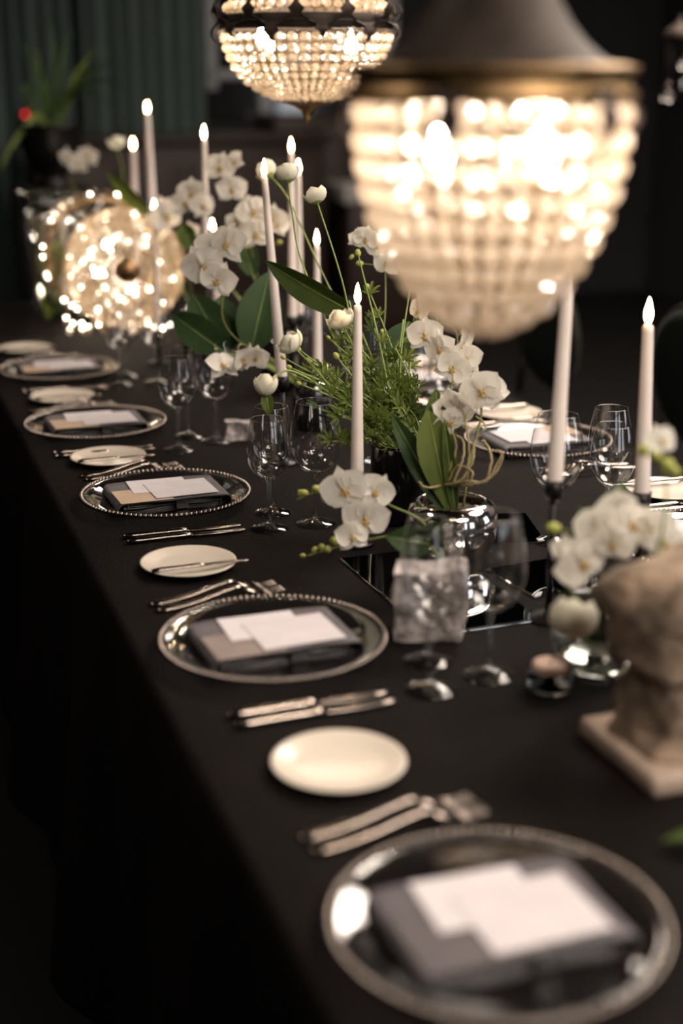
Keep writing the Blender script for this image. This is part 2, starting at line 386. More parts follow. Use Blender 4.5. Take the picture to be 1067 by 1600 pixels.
chair((1.98, 4.30, 0), -PI / 2, 'round-backed dark green velvet chair below the big glowing chandelier')

# ------------------------------------------------------------------ the table
TX0, TX1, TY0, TY1 = 0.33, 1.58, -0.1, 5.25
t = thing('banquet_table', 'long banquet table hidden under the black cloth', 'table', (0, 0, 0))
MB().box(((TX0 + TX1) / 2, (TY0 + TY1) / 2, TZ - 0.03), (TX1 - TX0 - 0.03, TY1 - TY0 - 0.03, 0.045)).build('tabletop', M['darkwood'], t, False)
for x in (0.45, 1.46):
    for y in (0.1, 1.8, 3.4, 5.05): MB().tube([(x, y, TZ - 0.06), (x, y, 0)], 0.03, 10).build('leg', M['darkwood'], t)
# cloth: cross-section with rounded table edges, hanging in soft folds
prof = [(TX0 - 0.035, 0.012), (TX0 - 0.03, 0.2), (TX0 - 0.018, 0.5), (TX0 - 0.006, 0.72), (TX0 - 0.001, 0.745), (TX0 + 0.004, 0.756), (TX0 + 0.014, TZ)]
prof += [(TX0 + 0.014 + (TX1 - TX0 - 0.028) * k / 12, TZ) for k in range(1, 12)]
prof += [(TX0 + TX1 - x, z) for x, z in reversed(prof[:7])]
mb = MB(); ny = 150
def cl(u, v):
    i = int(round(u * (len(prof) - 1))); x, z = prof[i]; y = TY0 + (TY1 - TY0) * v
    d = max(0, TZ - z); s = -1 if x < 0.95 else 1
    x += s * d * (0.045 * math.sin(y * 9.3) + 0.03 * math.sin(y * 17.1 + 1.3) + 0.03)
    return (x, y, z)
mb.grid(cl, len(prof) - 1, ny)
n0 = len(mb.v)
for yy, sgn in ((TY0, -1), (TY1, 1)):
    mb.grid(lambda u, v: (TX0 + (TX1 - TX0) * u, yy + sgn * (1 - v) * (0.03 + 0.03 * math.sin(u * 22)), TZ * v + 0.012 * (1 - v)), 40, 6)
tag(mb.build('tablecloth', M['cloth']), 'long black tablecloth spread over the whole banquet table', 'tablecloth')

# ------------------------------------------------------------------ place-setting prototypes
def make_charger():
    t = thing('charger_plate', '', 'plate')
    p = [(1e-4, 0.0015), (0.100, 0.0015), (0.112, 0.003), (0.130, 0.0115), (0.150, 0.0165), (0.1565, 0.0180), (0.1572, 0.0205), (0.150, 0.0195), (0.129, 0.0145), (0.110, 0.0062), (0.098, 0.0048), (1e-4, 0.0048)]
    MB().lathe(p, 72).build('dish', M['footglass'], t)
    mb = MB(); nb = 108
    for k in range(nb):
        a = 2 * PI * k / nb; mb.sphere((0.1600 * math.cos(a), 0.1600 * math.sin(a), 0.0198), 0.0044, 8, 6)
    tag(mb.build('bead_rim', M['silverbead'], t), kind='stuff')
    return t
def make_napkin():
    t = thing('napkin', '', 'napkin')
    def band(x0, x1, z0, z1, y0, y1, th, name, sag=0.0, wob=0.002):
        # flattened loop of cloth folded round at both ends, open towards front and back
        r = (z1 - z0) / 2; path = []
        for k in range(9): a = PI / 2 + PI * k / 8; path.append((x0 + r + r * math.cos(a), (z0 + z1) / 2 + r * math.sin(a)))
        for k in range(1, 8): path.append((x0 + r + (x1 - x0 - 2 * r) * k / 8, z0))
        for k in range(9): a = -PI / 2 + PI * k / 8; path.append((x1 - r + r * math.cos(a), (z0 + z1) / 2 + r * math.sin(a)))
        for k in range(1, 8): path.append((x1 - r - (x1 - x0 - 2 * r) * k / 8, z1 - sag * math.sin(PI * k / 8)))
        cxm, czm = (x0 + x1) / 2, (z0 + z1) / 2; n = len(path); mb = MB(); L = 7
        for inner in (0, 1):
            vs = []
            for j in range(L):
                y = y0 + (y1 - y0) * j / (L - 1)
                for i, (x, z) in enumerate(path):
                    q = path[(i + 1) % n]; pv = path[i - 1]; dx, dz = q[0] - pv[0], q[1] - pv[1]; l = math.hypot(dx, dz) or 1
                    nx, nz = -dz / l, dx / l
                    s = th * inner
                    vs.append((x + nx * s + wob * 0.3 * math.sin(3 * j + x * 30), y + wob * (math.sin(x * 55 + z * 300) + 0.6 * math.sin(x * 21 + 1)), z + nz * s + (0.0012 * math.sin(x * 60 + 1.2 * j) * (abs(y) / 0.07) ** 2 if z < (z0 + z1) / 2 + 0.001 else 0)))
            fs = [(j * n + i, j * n + (i + 1) % n, (j + 1) * n + (i + 1) % n, (j + 1) * n + i) for j in range(L - 1) for i in range(n)]
            if not inner: fs = [tuple(reversed(f)) for f in fs]
            mb.add(vs, fs)
        o = n * L
        for j in (0, L - 1):
            for i in range(n):
                f = (j * n + i, j * n + (i + 1) % n, o + j * n + (i + 1) % n, o + j * n + i); mb.f.append(f if j else tuple(reversed(f)))
        mb.build(name, M['napkin'], t)
    band(-0.108, 0.108, 0.0, 0.018, -0.072, 0.075, -0.0018, 'outer_fold', wob=0.0026)
    band(-0.095, 0.088, 0.0025, 0.0078, -0.068, 0.070, -0.0016, 'inner_fold', wob=0.004)
    band(-0.088, 0.094, 0.0088, 0.0148, -0.064, 0.070, -0.0016, 'inner_fold', sag=0.001, wob=0.004)
    MB().box((0.012, 0.0, 0.0088), (0.022, 0.152, 0.0150)).build('ribbon', M['ribbon'], t, False)
    return t
def make_card(name, sx, sy, mat):
    return tag(MB().rbox((0, 0, 0.0004), (sx, sy, 0.0008), 0.0003).build(name, mat, None, False), 'x', 'card')
def make_bread_plate():
    p = [(1e-4, 0.0), (0.045, 0.0), (0.047, 0.003), (0.060, 0.005), (0.078, 0.0115), (0.0800, 0.0125), (0.0795, 0.0138), (0.076, 0.0132), (0.060, 0.0078), (0.048, 0.0062), (1e-4, 0.0060)]
    t = thing('bread_plate', '', 'plate')
    MB().lathe(p[2:], 56).build('dish', M['porcelain'], t)
    MB().lathe([(0.047, 0.0035), (0.0465, 0.0), (0.043, 0.0), (0.0425, 0.0035)], 40).build('foot_ring', M['porcelain'], t)
    return t
def sweep(mb, prof):
    # prof: list of (x, halfwidth, z, thickness): a flat tapering bar along X
    vs = []; fs = []
    for x, w_, z, th in prof:
        vs += [(x, -w_, z - th / 2), (x, -w_ * 0.8, z + th / 2), (x, w_ * 0.8, z + th / 2), (x, w_, z - th / 2)]
    m = len(prof)
    for i in range(m - 1):
        for k in range(4): fs.append((i * 4 + k, (i + 1) * 4 + k, (i + 1) * 4 + (k + 1) % 4, i * 4 + (k + 1) % 4))
    fs.append((0, 1, 2, 3)); fs.append(tuple((m - 1) * 4 + k for k in (3, 2, 1, 0)))
    mb.add(vs, fs)
def make_fork():
    t = thing('fork', '', 'fork'); mb = MB()
    hz = lambda x: 0.004 + 0.017 * math.exp(-((x - 0.030) / 0.055) ** 2)
    sweep(mb, [(x, w_, hz(x), th) for x, w_, th in ((-0.105, 0.004, 0.003), (-0.100, 0.0095, 0.004), (-0.085, 0.0098, 0.0042), (-0.06, 0.0072, 0.0045), (-0.03, 0.0052, 0.005), (0.0, 0.0042, 0.005), (0.02, 0.0042, 0.0048), (0.035, 0.006, 0.004))])
    mb.build('handle', M['silver'], t)
    mb = MB(); z2 = lambda x: 0.0195 - 0.014 * math.sin(min(1, max(0, (x - 0.033) / 0.05)) * PI / 2) + 0.10 * max(0, x - 0.075) * 0.9
    sweep(mb, [(x, w_, z2(x), 0.002) for x, w_ in ((0.033, 0.0055), (0.042, 0.0090), (0.050, 0.0105), (0.056, 0.0105))]); mb.build('fork_head', M['silver'], t)
    for k in range(4):
        y = -0.0090 + 0.0060 * k; mb = MB()
        sweep(mb, [(x, w_, z2(x), 0.002) for x, w_ in ((0.054, 0.0015), (0.08, 0.0013), (0.098, 0.0011), (0.104, 0.0006))])
        mb.v = [(a, b + y, c) for a, b, c in mb.v]; mb.build('tine', M['silver'], t)
    return t
def make_knife(s=1.0, name='knife'):
    t = thing(name, '', 'knife'); mb = MB()
    pts = [(-0.110, 0, 0.0045), (-0.108, 0, 0.005), (-0.09, 0, 0.0055), (-0.06, 0, 0.0055), (-0.03, 0, 0.0058), (-0.008, 0, 0.0058), (0.002, 0, 0.0055), (0.006, 0, 0.005)]
    mb.tube([Vector(p) * s for p in pts], [r * s for r in (0.003, 0.0046, 0.0052, 0.0046, 0.0042, 0.0048, 0.0046, 0.0030)], 10)
    mb.v = [(x, y * 1.45, z) for x, y, z in mb.v]; mb.build('handle', M['silver'], t)
    mb = MB()
    sweep(mb, [(x * s, w_ * s, 0.005 * s, th * s) for x, w_, th in ((0.003, 0.0045, 0.003), (0.012, 0.0075, 0.0024), (0.05, 0.0092, 0.0020), (0.085, 0.0090, 0.0016), (0.10, 0.0065, 0.0014), (0.108, 0.002, 0.001))])
    mb.build('blade', M['silver'], t); return t
def make_glass(h, rb, rr, zb, rf, name):
    t = thing(name, '', 'glass')
    foot = [(1e-4, 0.0), (rf * 0.97, 0.0), (rf, 0.0012), (rf * 0.98, 0.0026), (rf * 0.6, 0.0052), (0.010, 0.0105), (0.0052, 0.018), (0.0038, 0.032), (0.0034, 0.055), (0.0036, zb - 0.015), (0.0052, zb - 0.004), (0.008, zb + 0.002), (1e-4, zb + 0.004)]
    MB().lathe(foot[:6] + [(1e-4, 0.0115)], 40).build('foot', M['footthin'], t)
    MB().lathe([(1e-4, 0.0108)] + [(0.0095, 0.0108)] + foot[6:], 20).build('stem', M['footthin'], t)
    zm = zb + (h - zb) * 0.42; bowl = []
    for k in range(9):
        a = PI / 2 * k / 8; bowl.append((max(0.004, rb * math.sin(a) ** 0.85), zm - (zm - zb) * math.cos(a) ** 1.15))
    for k in range(1, 9):
        q = k / 8; bowl.append((rb + (rr - rb) * q ** 1.7, zm + (h - zm) * q))
    MB().lathe(bowl, 48).build('bowl', M['thin'], t)
    MB().lathe([(rr + 0.0006 * math.cos(a), h + 0.0006 * math.sin(a)) for a in (0, PI / 2, PI, 3 * PI / 2)], 48, close=True).build('lip', M['glass'], t)
    return t
PR = dict(charger=make_charger(), napkin=make_napkin(), cardA=make_card('menu_card', 0.112, 0.088, M['card']), cardB=make_card('place_card', 0.122, 0.104, M['card2']),
          cardT=make_card('tan_card', 0.10, 0.088, M['tan']), cardU=make_card('taupe_card', 0.10, 0.088, M['taupe']), cardG=make_card('grey_card', 0.10, 0.088, M['smoke']), bread=make_bread_plate(), fork=make_fork(), knife=make_knife(), bknife=make_knife(0.76, 'butter_knife'),
          small=make_glass(0.204, 0.039, 0.030, 0.094, 0.0355, 'wine_glass'), large=make_glass(0.228, 0.0470, 0.034, 0.096, 0.0365, 'wine_glass'))
index_children(); used = set()
def put(key, loc, rz, label, group): return place(PR[key], loc, rz, label, group, used)
def setting(cx, cy_, side, who, glasses, bread, jit=0.0, cards=True, low='tan'):
    # side 0: guests at the bare edge of the cloth, 1: guests across the flowers
    rz = PI * side + jit; R = Matrix.Rotation(rz, 2)
    def at(dx, dy, dz=0.0):
        v = R @ Vector((dx, dy)); return (cx + v.x, cy_ + v.y, TZ + dz)
    put('charger', at(0, 0), rz, f'clear glass charger plate with beaded rim, {who}', 'beaded glass charger plates')
    put('napkin', at(0.002, 0, 0.0052), rz, f'folded grey linen napkin with black ribbon on the charger, {who}', 'folded grey napkins')
    if cards:
        put({'tan': 'cardT', 'taupe': 'cardU', 'dark grey': 'cardG'}[low], at(-0.052, -0.030, 0.0256), rz + 0.02, f'{low} card lying lowest on the napkin, {who}', 'coloured cards on napkins')
        put('cardA', at(-0.008, 0.026, 0.0266), rz - 0.03, f'white card tucked behind the others on the napkin, {who}', 'white cards on napkins')
        put('cardB', at(0.027, -0.012, 0.0276), rz + 0.03, f'wide white card on top of the napkin, {who}', 'wide cards on napkins')
    for k, dy in enumerate((0.236, 0.207)):
        put('fork', at(-0.020 + 0.004 * k, dy), rz + 0.07, f'polished silver fork {"beside the bread plate" if k == 0 else "next to the charger"}, {who}', 'silver forks')
    for k, dy in enumerate((-0.203, -0.232)):
        put('knife', at(-0.015, dy), rz + (0.0 if k else -0.02), f'polished silver knife {"away from" if k else "next to"} the charger, {who}', 'silver table knives')
    if bread:
        b = (bread[0], bread[1], TZ)
        put('bread', b, rz, f'small cream bread plate {"under a butter knife" if bread[2] else "with nothing on it"}, {who}', 'cream bread plates')
        if bread[2]:
            v = R @ Vector((0.012, -0.040))
            put('bknife', (b[0] + v.x, b[1] + v.y, TZ + 0.0128), rz, f'silver butter knife resting on the bread plate, {who}', 'butter knives')
    for k, (kind, gx, gy) in enumerate(glasses):
        put(kind, (gx, gy, TZ), 0.7 * k, ('narrow clear wine glass standing nearest the plate, ', 'narrow clear wine glass standing behind its twin, ', 'broad clear wine glass closest to the flowers, ')[k] + who, 'wine glasses')
setting(0.522, 1.063, 0, 'frontmost near-side setting', [], (0.490, 1.433, 0), low='dark grey')
setting(0.521, 1.814, 0, 'second near-side setting from the front', [('small', 0.679, 1.608), ('small', 0.712, 1.700), ('large', 0.772, 1.627)], (0.487, 2.195, 1), 0.03, low='taupe')
setting(0.534, 2.587, 0, 'third near-side setting from the front', [('small', 0.674, 2.357), ('small', 0.708, 2.450), ('large', 0.763, 2.359)], (0.483, 2.922, 1), 0.02)
setting(0.505, 3.215, 0, 'fourth near-side setting from the front', [('small', 0.646, 2.967), ('small', 0.694, 3.080), ('large', 0.742, 3.014)], (0.479, 3.555, 1))
setting(0.520, 3.885, 0, 'fifth near-side setting from the front', [('small', 0.654, 3.687), ('small', 0.690, 3.790), ('large', 0.751, 3.697)], (0.473, 4.262, 1))
setting(1.335, 2.010, 1, 'front setting across the flowers', [('small', 1.228, 2.115), ('small', 1.290, 2.235), ('large', 1.124, 2.125)], None)
setting(1.399, 2.736, 1, 'middle setting across the flowers', [('small', 1.262, 2.940), ('small', 1.235, 3.050), ('large', 1.150, 2.960)], (1.469, 2.319, 1))
setting(1.392, 3.440, 1, 'far setting across the flowers', [('small', 1.262, 3.64), ('small', 1.235, 3.75), ('large', 1.155, 3.66)], (1.466, 3.022, 1))
put('bread', (1.478, 3.70, TZ), PI, 'small cream bread plate farthest away across the flowers', 'cream bread plates')

# ------------------------------------------------------------------ crystal chandeliers
CAMP = Vector((0, 0, 1.54))
def crystal_mesh(name, mat):
    mb = MB(); n = 8; vs = []; fs = []
    for r, z in ((0.22, 0.30), (0.36, 0.22), (0.50, 0.0), (0.34, -0.20), (0.18, -0.26)):
        vs += [(r * math.cos(2 * PI * (k + 0.5) / n), r * math.sin(2 * PI * (k + 0.5) / n), z) for k in range(n)]
    for i in range(4):
        for k in range(n): fs.append((i * n + k, (i + 1) * n + k, (i + 1) * n + (k + 1) % n, i * n + (k + 1) % n))
    fs.append(tuple(range(n))); fs.append(tuple(range(5 * n - 1, 4 * n - 1, -1)))
    mb.add(vs, fs); return mb.mesh(name, mat, False)
def walk(prof, step):
    P = [Vector(p) for p in prof]; out = []; acc = step * 0.5
    for a, b in zip(P, P[1:]):
        L = (b - a).length; d = (b - a) / L
        while acc <= L:
            out.append((a + d * acc, d)); acc += step
        acc -= L
    return out
def basket(t, profs, step, ncol, mat, wire_r, maxparts, jit=0.1):
    me = crystal_mesh('crystal', mat); items = []; wm = MB(); W = t.matrix_world
    for prof in profs:
        rows = walk(prof, step); phase = 0
        for (q, d) in rows:
            r, z = q; n = ncol
            while 2 * PI * r / n < step * 0.52 and n > 6: n //= 2
            wd = min(2 * PI * r / n, step * 1.25)
            nr, nz = -d.y, d.x
            if nr < 0: nr, nz = -nr, -nz
            for k in range(n):
                a = 2 * PI * k / n
                nrm = Vector((nr * math.cos(a), nr * math.sin(a), nz)); pos = Vector((r * math.cos(a), r * math.sin(a), z))
                nrm2 = (nrm + Vector([random.uniform(-jit, jit) for _ in range(3)])).normalized()
                mtx = Matrix.Translation(pos) @ frame(nrm2, (0, 0, 1)) @ Matrix.Diagonal((wd * 0.93, step * 0.92, step * 0.85, 1))
                wp = W @ pos; face = (W.to_3x3() @ nrm).dot((CAMP - wp).normalized())
                items.append((face, mtx))
        # wires between the rows and down the columns
        for (q, d) in rows:
            r, z = q.x - d.x * step / 2, q.y - d.y * step / 2
            wm.tube([((r + wire_r) * math.cos(2 * PI * k / 36), (r + wire_r) * math.sin(2 * PI * k / 36), z) for k in range(37)], wire_r, 4, False)
        for k in range(ncol):
            a = 2 * PI * (k + 0.5) / ncol
            lo = [p for p in prof if 2 * PI * p[0] / ncol > step * 0.52] or prof[:2]
            wm.tube([((r + wire_r) * math.cos(a), (r + wire_r) * math.sin(a), z) for r, z in lo], wire_r * 0.8, 4, False)
    items.sort(key=lambda i: -i[0])
    for face, mtx in items[:maxparts]: obj('crystal', me, t, mtx)
    rest = MB()
    base = [tuple(v.co) for v in me.vertices]; bf = [tuple(p.vertices) for p in me.polygons]
    for face, mtx in items[maxparts:]: rest.add(base, bf, mtx)
    if rest.v: tag(rest.build('far_side_crystals', mat, t, False), kind='stuff')
    wm.build('wire_frame', M['wire'], t)
def bulb(t, x, y, z, s=1.0, rot=None):
    b = MB().lathe([(1e-4, 0.052), (0.004, 0.044), (0.010, 0.030), (0.0135, 0.016), (0.012, 0.004), (0.007, 0.0)], 14, Matrix.Translation((x, y, z)) @ Matrix.Diagonal((s, s, s, 1))).build('bulb', M['bulb'], t)
    MB().lathe([(0.008, 0.001), (0.009, -0.004), (0.009, -0.045), (0.004, -0.05)], 12, Matrix.Translation((x, y, z)) @ Matrix.Diagonal((s, s, s, 1))).build('socket', M['brass'], b)
def leaf_ornament(t, a, r, z, h, wd, name='leaf_ornament', lean=0.0, up=False):
    # cast metal acanthus leaf bent over the band
    mb = MB(); nv = 8; rows = []
    for i in range(nv + 1):
        q = i / nv; ww = wd * (0.04 + (1 - q) ** 0.75) * (0.85 + 0.35 * math.cos(q * PI * 4)); zz = -h * q
        rows.append([(r + 0.006 + 0.012 * math.sin(q * PI) + lean * q, s * ww / 2, zz if not up else -zz) for s in (-1, -0.5, 0, 0.5, 1)])
    vs = [(x + 0.004 * (1 - abs(y) / max(wd, 1e-6)), y, zz) for row in rows for x, y, zz in row]
    n = len(vs); vs += [(x - 0.003, y, zz) for x, y, zz in vs]
    fs = [(i * 5 + k, i * 5 + k + 1, (i + 1) * 5 + k + 1, (i + 1) * 5 + k) for i in range(nv) for k in range(4)]
    fs += [tuple(n + j for j in reversed(f)) for f in fs]
    edge = [k for k in range(5)] + [i * 5 + 4 for i in range(1, nv + 1)] + [nv * 5 + k for k in (3, 2, 1, 0)] + [i * 5 for i in range(nv - 1, 0, -1)]
    for a_, b_ in zip(edge, edge[1:] + edge[:1]): fs.append((a_, b_, b_ + n, a_ + n))
    mb.add(vs, fs, Matrix.Rotation(a, 4, 'Z') @ Matrix.Translation((0, 0, z))); mb.build(name, M['patina'], t)
def chain(t, z0, z1, step=0.035):
    k = 0; z = z0
    while z < z1:
        pts = [Vector((0.009 * math.cos(2 * PI * i / 12), 0, 0.02 * math.sin(2 * PI * i / 12))) for i in range(13)]
        R = Matrix.Rotation(PI / 2 * (k % 2), 3, 'Z')
        MB().tube([R @ p + Vector((0, 0, z + 0.012)) for p in pts], 0.0022, 5, False).build('chain_link', M['patina'], t); z += step; k += 1

# big tulip-shaped chandelier hanging nearest the camera
loc = Vector((0.650, 1.407, 1.521))
t = thing('basket_chandelier', 'large glowing tulip-shaped crystal chandelier with bell-shaped metal cap, hanging in front', 'chandelier', loc); t.scale = (0.955,) * 3
bpy.context.view_layer.update()
basket(t, [[(0.1470, -0.004), (0.1475, -0.030), (0.1455, -0.065), (0.139, -0.098), (0.129, -0.131), (0.115, -0.164), (0.096, -0.197), (0.068, -0.230), (0.036, -0.250), (0.014, -0.258)]], 0.0285, 32, M['crystal'], 0.0009, 300)
MB().lathe([(0.146, -0.006), (0.156, -0.004), (0.158, 0.004), (0.150, 0.010), (0.149, 0.020), (0.157, 0.026), (0.157, 0.031), (0.142, 0.034), (0.130, 0.034), (0.142, -0.006)], 56, close=True).build('band', M['brass'], t)
MB().lathe([(0.134, 0.034), (0.119, 0.040), (0.100, 0.056), (0.084, 0.075), (0.070, 0.098), (0.056, 0.125), (0.044, 0.155), (0.034, 0.19), (0.030, 0.23), (0.036, 0.245), (0.022, 0.26), (0.008, 0.275), (0.004, 0.29)], 48).build('bell_cap', M['patina'], t)
fa = math.atan2(-loc.y, -loc.x)
for k in range(6): leaf_ornament(t, fa - math.radians(14.5) + k * PI / 3, 0.150, 0.010, 0.066, 0.034, lean=-0.002)
MB().lathe([(1e-4, -0.262), (0.012, -0.256), (0.014, -0.25), (0.004, -0.247)], 16).build('bottom_boss', M['brass'], t)
side = Vector((math.cos(fa + PI / 2), math.sin(fa + PI / 2), 0))
for s in (-1, 1): bulb(t, side.x * 0.056 * s, side.y * 0.056 * s, -0.075)
chain(t, 0.285, (3.3 - loc.z) / 0.955)

# wide bowl-shaped chandelier hanging farther down the table
loc = Vector((1.025, 3.217, 1.636))
t = thing('bowl_chandelier', 'wide bowl-shaped crystal chandelier with dark ornate band, hanging behind the tapers', 'chandelier', loc)
bpy.context.view_layer.update()
basket(t, [[(0.191, -0.001), (0.190, -0.020), (0.182, -0.044), (0.163, -0.082), (0.132, -0.112), (0.095, -0.134), (0.055, -0.147), (0.038, -0.150)],
           [(0.187, 0.045), (0.176, 0.062), (0.150, 0.095), (0.115, 0.14), (0.085, 0.19), (0.065, 0.25)]], 0.0225, 46, M['crystal2'], 0.0008, 300)
MB().lathe([(0.187, 0.004), (0.197, 0.007), (0.195, 0.014), (0.201, 0.020), (0.195, 0.027), (0.198, 0.034), (0.186, 0.037), (0.182, 0.02)], 56, close=True).build('band', M['patina'], t)
fa = math.atan2(-loc.y, -loc.x)
for k in range(12):
    leaf_ornament(t, fa + 0.16 + k * PI / 6, 0.194, 0.020, 0.044 if k % 2 else 0.034, 0.050, lean=0.003)
    leaf_ornament(t, fa + 0.16 + (k + 0.5) * PI / 6, 0.194, 0.020, 0.048, 0.046, up=True, lean=0.012 if k % 2 else 0.0)
MB().lathe([(0.062, -0.146), (0.050, -0.153), (0.030, -0.160), (0.016, -0.168), (0.008, -0.180), (0.010, -0.186), (0.005, -0.195), (1e-4, -0.200)], 24).build('finial', M['brass'], t)
MB().lathe([(0.066, 0.25), (0.075, 0.26), (0.07, 0.275), (0.03, 0.285), (0.012, 0.31), (0.005, 0.33)], 24).build('crown', M['patina'], t)
side = Vector((math.cos(fa + PI / 2), math.sin(fa + PI / 2), 0))
for s, z in ((1, -0.045), (-1, -0.03)): bulb(t, side.x * 0.10 * s, side.y * 0.10 * s, z)
bulb(t, -0.07, 0.07, -0.04)
chain(t, 0.32, 3.3 - loc.z)

# basket chandelier laid on its side at the end of the table, bowl towards the camera
loc = Vector((0.835, 4.555, 0.954)); loc.z = TZ + 0.197
t = thing('fallen_chandelier', 'round crystal chandelier lying on its side on the table end', 'chandelier', loc)
t.rotation_euler = frame((0.10, 1.0, -0.04)).to_euler()
bpy.context.view_layer.update()
basket(t, [[(0.190, 0.0), (0.184, -0.022), (0.165, -0.048), (0.135, -0.070), (0.095, -0.086), (0.055, -0.094), (0.034, -0.096)]], 0.0215, 44, M['crystal3'], 0.0006, 230, 0.3)
basket(t, [[(0.185, 0.03), (0.180, 0.10), (0.150, 0.17), (0.11, 0.22)]], 0.030, 30, M['crystal3'], 0.0008, 60, 0.3)
MB().lathe([(0.186, 0.0), (0.196, 0.004), (0.192, 0.014), (0.196, 0.026), (0.186, 0.03)], 48).build('band', M['brass'], t)
MB().lathe([(0.037, -0.095), (0.036, -0.101), (0.024, -0.106), (0.010, -0.112), (1e-4, -0.114)], 20).build('bottom_boss', M['brass'], t)
me = crystal_mesh('ring_crystal', M['crystal3'])
for k in range(26):
    a = 2 * PI * k / 26; p = Vector((0.196 * math.cos(a) + 0.055, 0.196 * math.sin(a) + 0.03, 0.185))
    obj('ring_crystal', me, t, Matrix.Translation(p) @ frame((math.cos(a) * 0.5, math.sin(a) * 0.5, -1)) @ Matrix.Diagonal((0.044, 0.036, 0.026, 1)))
MB().lathe([(0.174, 0.180), (0.180, 0.176), (0.184, 0.19), (0.176, 0.194)], 40, Matrix.Translation((0.055, 0.03, 0)), True).build('crown_ring', M['brass'], t)
for k in range(6):
    a = PI * k / 3; MB().tube([(0.178 * math.cos(a) + 0.055, 0.178 * math.sin(a) + 0.03, 0.185), (0.188 * math.cos(a), 0.188 * math.sin(a), 0.03)], 0.003, 6).build('strut', M['brass'], t)
for (x, y, z) in ((0.05, 0.075, 0.01), (-0.02, -0.07, 0.0), (0.08, -0.02, 0.05)): bulb(t, x, y, z - 0.02, 0.9)
glint = MB().sphere((0, 0, 0), 0.0032, 6, 5).mesh('glint_dot', M['glint'])  # tiny glowing dots added to imitate bulb glints in the crystals
fr = random.Random(5)
for k in range(46):
    a = fr.uniform(0, 2 * PI); q = math.sqrt(fr.uniform(0.14, 1.0)); rr_ = 0.182 * q
    obj('glint_dot', glint, t, Matrix.Translation((rr_ * math.cos(a), rr_ * math.sin(a), -0.105 + 0.098 * q ** 2.4)))
for k in range(18):
    a = fr.uniform(-1.3, 1.9); obj('glint_dot', glint, t, Matrix.Translation((0.200 * math.cos(a) + 0.05, 0.200 * math.sin(a) + 0.03, fr.uniform(0.15, 0.20))))
# loose strands of crystals spilled beside it
def strand(pts, n, s, label):
    t2 = thing('crystal_strand', label, 'crystals', pts[0]); me2 = crystal_mesh('strand_crystal', M['crystal3'])
    path = bez(pts, 10); o0 = Vector(pts[0])
    for k in range(n):
        p = path[int(k * (len(path) - 1) / max(1, n - 1))]
        obj('crystal', me2, t2, Matrix.Translation(p - o0) @ Matrix.Rotation(random.uniform(0, 6), 4, 'Z') @ Matrix.Rotation(random.uniform(0.9, 1.6), 4, 'X') @ Matrix.Diagonal((s, s, s, 1)))
    for k in range(0, n, 2):  # sparkle dots added along the strand
        p = path[int((k + 0.5) * (len(path) - 1) / n)]; obj('glint_dot', glint, t2, Matrix.Translation(p - o0 + Vector((random.uniform(-0.008, 0.008), random.uniform(-0.012, 0.012), 0.006))))
    MB().tube([p - o0 for p in path], 0.0008, 4).build('string', M['wire'], t2)
z_ = TZ + 0.0115
def tz(p, z=0.0115): return (p[0], p[1], TZ + z)
strand([tz((0.639, 4.497, 0.760)), tz((0.688, 4.633, 0.760)), tz((0.688, 4.480, 0.760)), tz((0.747, 4.639, 0.760)), tz((0.746, 4.461, 0.760))], 14, 0.022, 'loose strand of warm crystals lying on the cloth below the fallen chandelier')
strand([tz((0.830, 4.432, 0.760)), tz((0.892, 4.536, 0.760)), tz((0.915, 4.427, 0.760)), tz((0.989, 4.555, 0.760))], 12, 0.022, 'loose strand of crystals on the cloth beside the thin taper')
strand([tz((0.660, 4.695, 0.760)), tz((0.717, 4.928, 0.760), 0.05), tz((0.765, 5.094, 0.760), 0.075), tz((0.758, 4.702, 0.760)), tz((0.773, 4.604, 0.760))], 14, 0.022, 'short crystal strand on the cloth at the foot of the glass vase')

# crystal wall sconce, unlit, just at the edge of the view
t = thing('crystal_sconce', 'unlit hanging crystal drops at the dark edge of the room', 'sconce', (2.953, 4.778, 1.676))
MB().lathe([(0.055, 0.0), (0.06, 0.01), (0.05, 0.03), (0.01, 0.06), (0.004, 0.08)], 24).build('canopy', M['patina'], t)
me = crystal_mesh('drop', M['bead'])
for i, (u, w_, h) in enumerate(((0.0, -0.05, -0.09), (-0.025, 0.02, -0.17), (-0.05, 0.0, -0.20), (-0.033, -0.03, -0.205), (0.03, 0.02, -0.16), (0.05, -0.01, -0.19))):
    obj('drop', me, t, Matrix.Translation((u, w_ * 0.5, h)) @ Matrix.Rotation(PI / 2, 4, 'X') @ Matrix.Rotation(i, 4, 'Y') @ Matrix.Diagonal((0.034, 0.04, 0.03, 1)))
    MB().tube([(u, w_ * 0.5, h + 0.02), (u, w_ * 0.5, 0.0)], 0.0012, 5).build('hook_wire', M['patina'], t)
MB().tube([(0, 0, 0.07), (0, 0, 3.3 - t.location.z)], 0.003, 6).build('cord', M['blackmetal'], t)

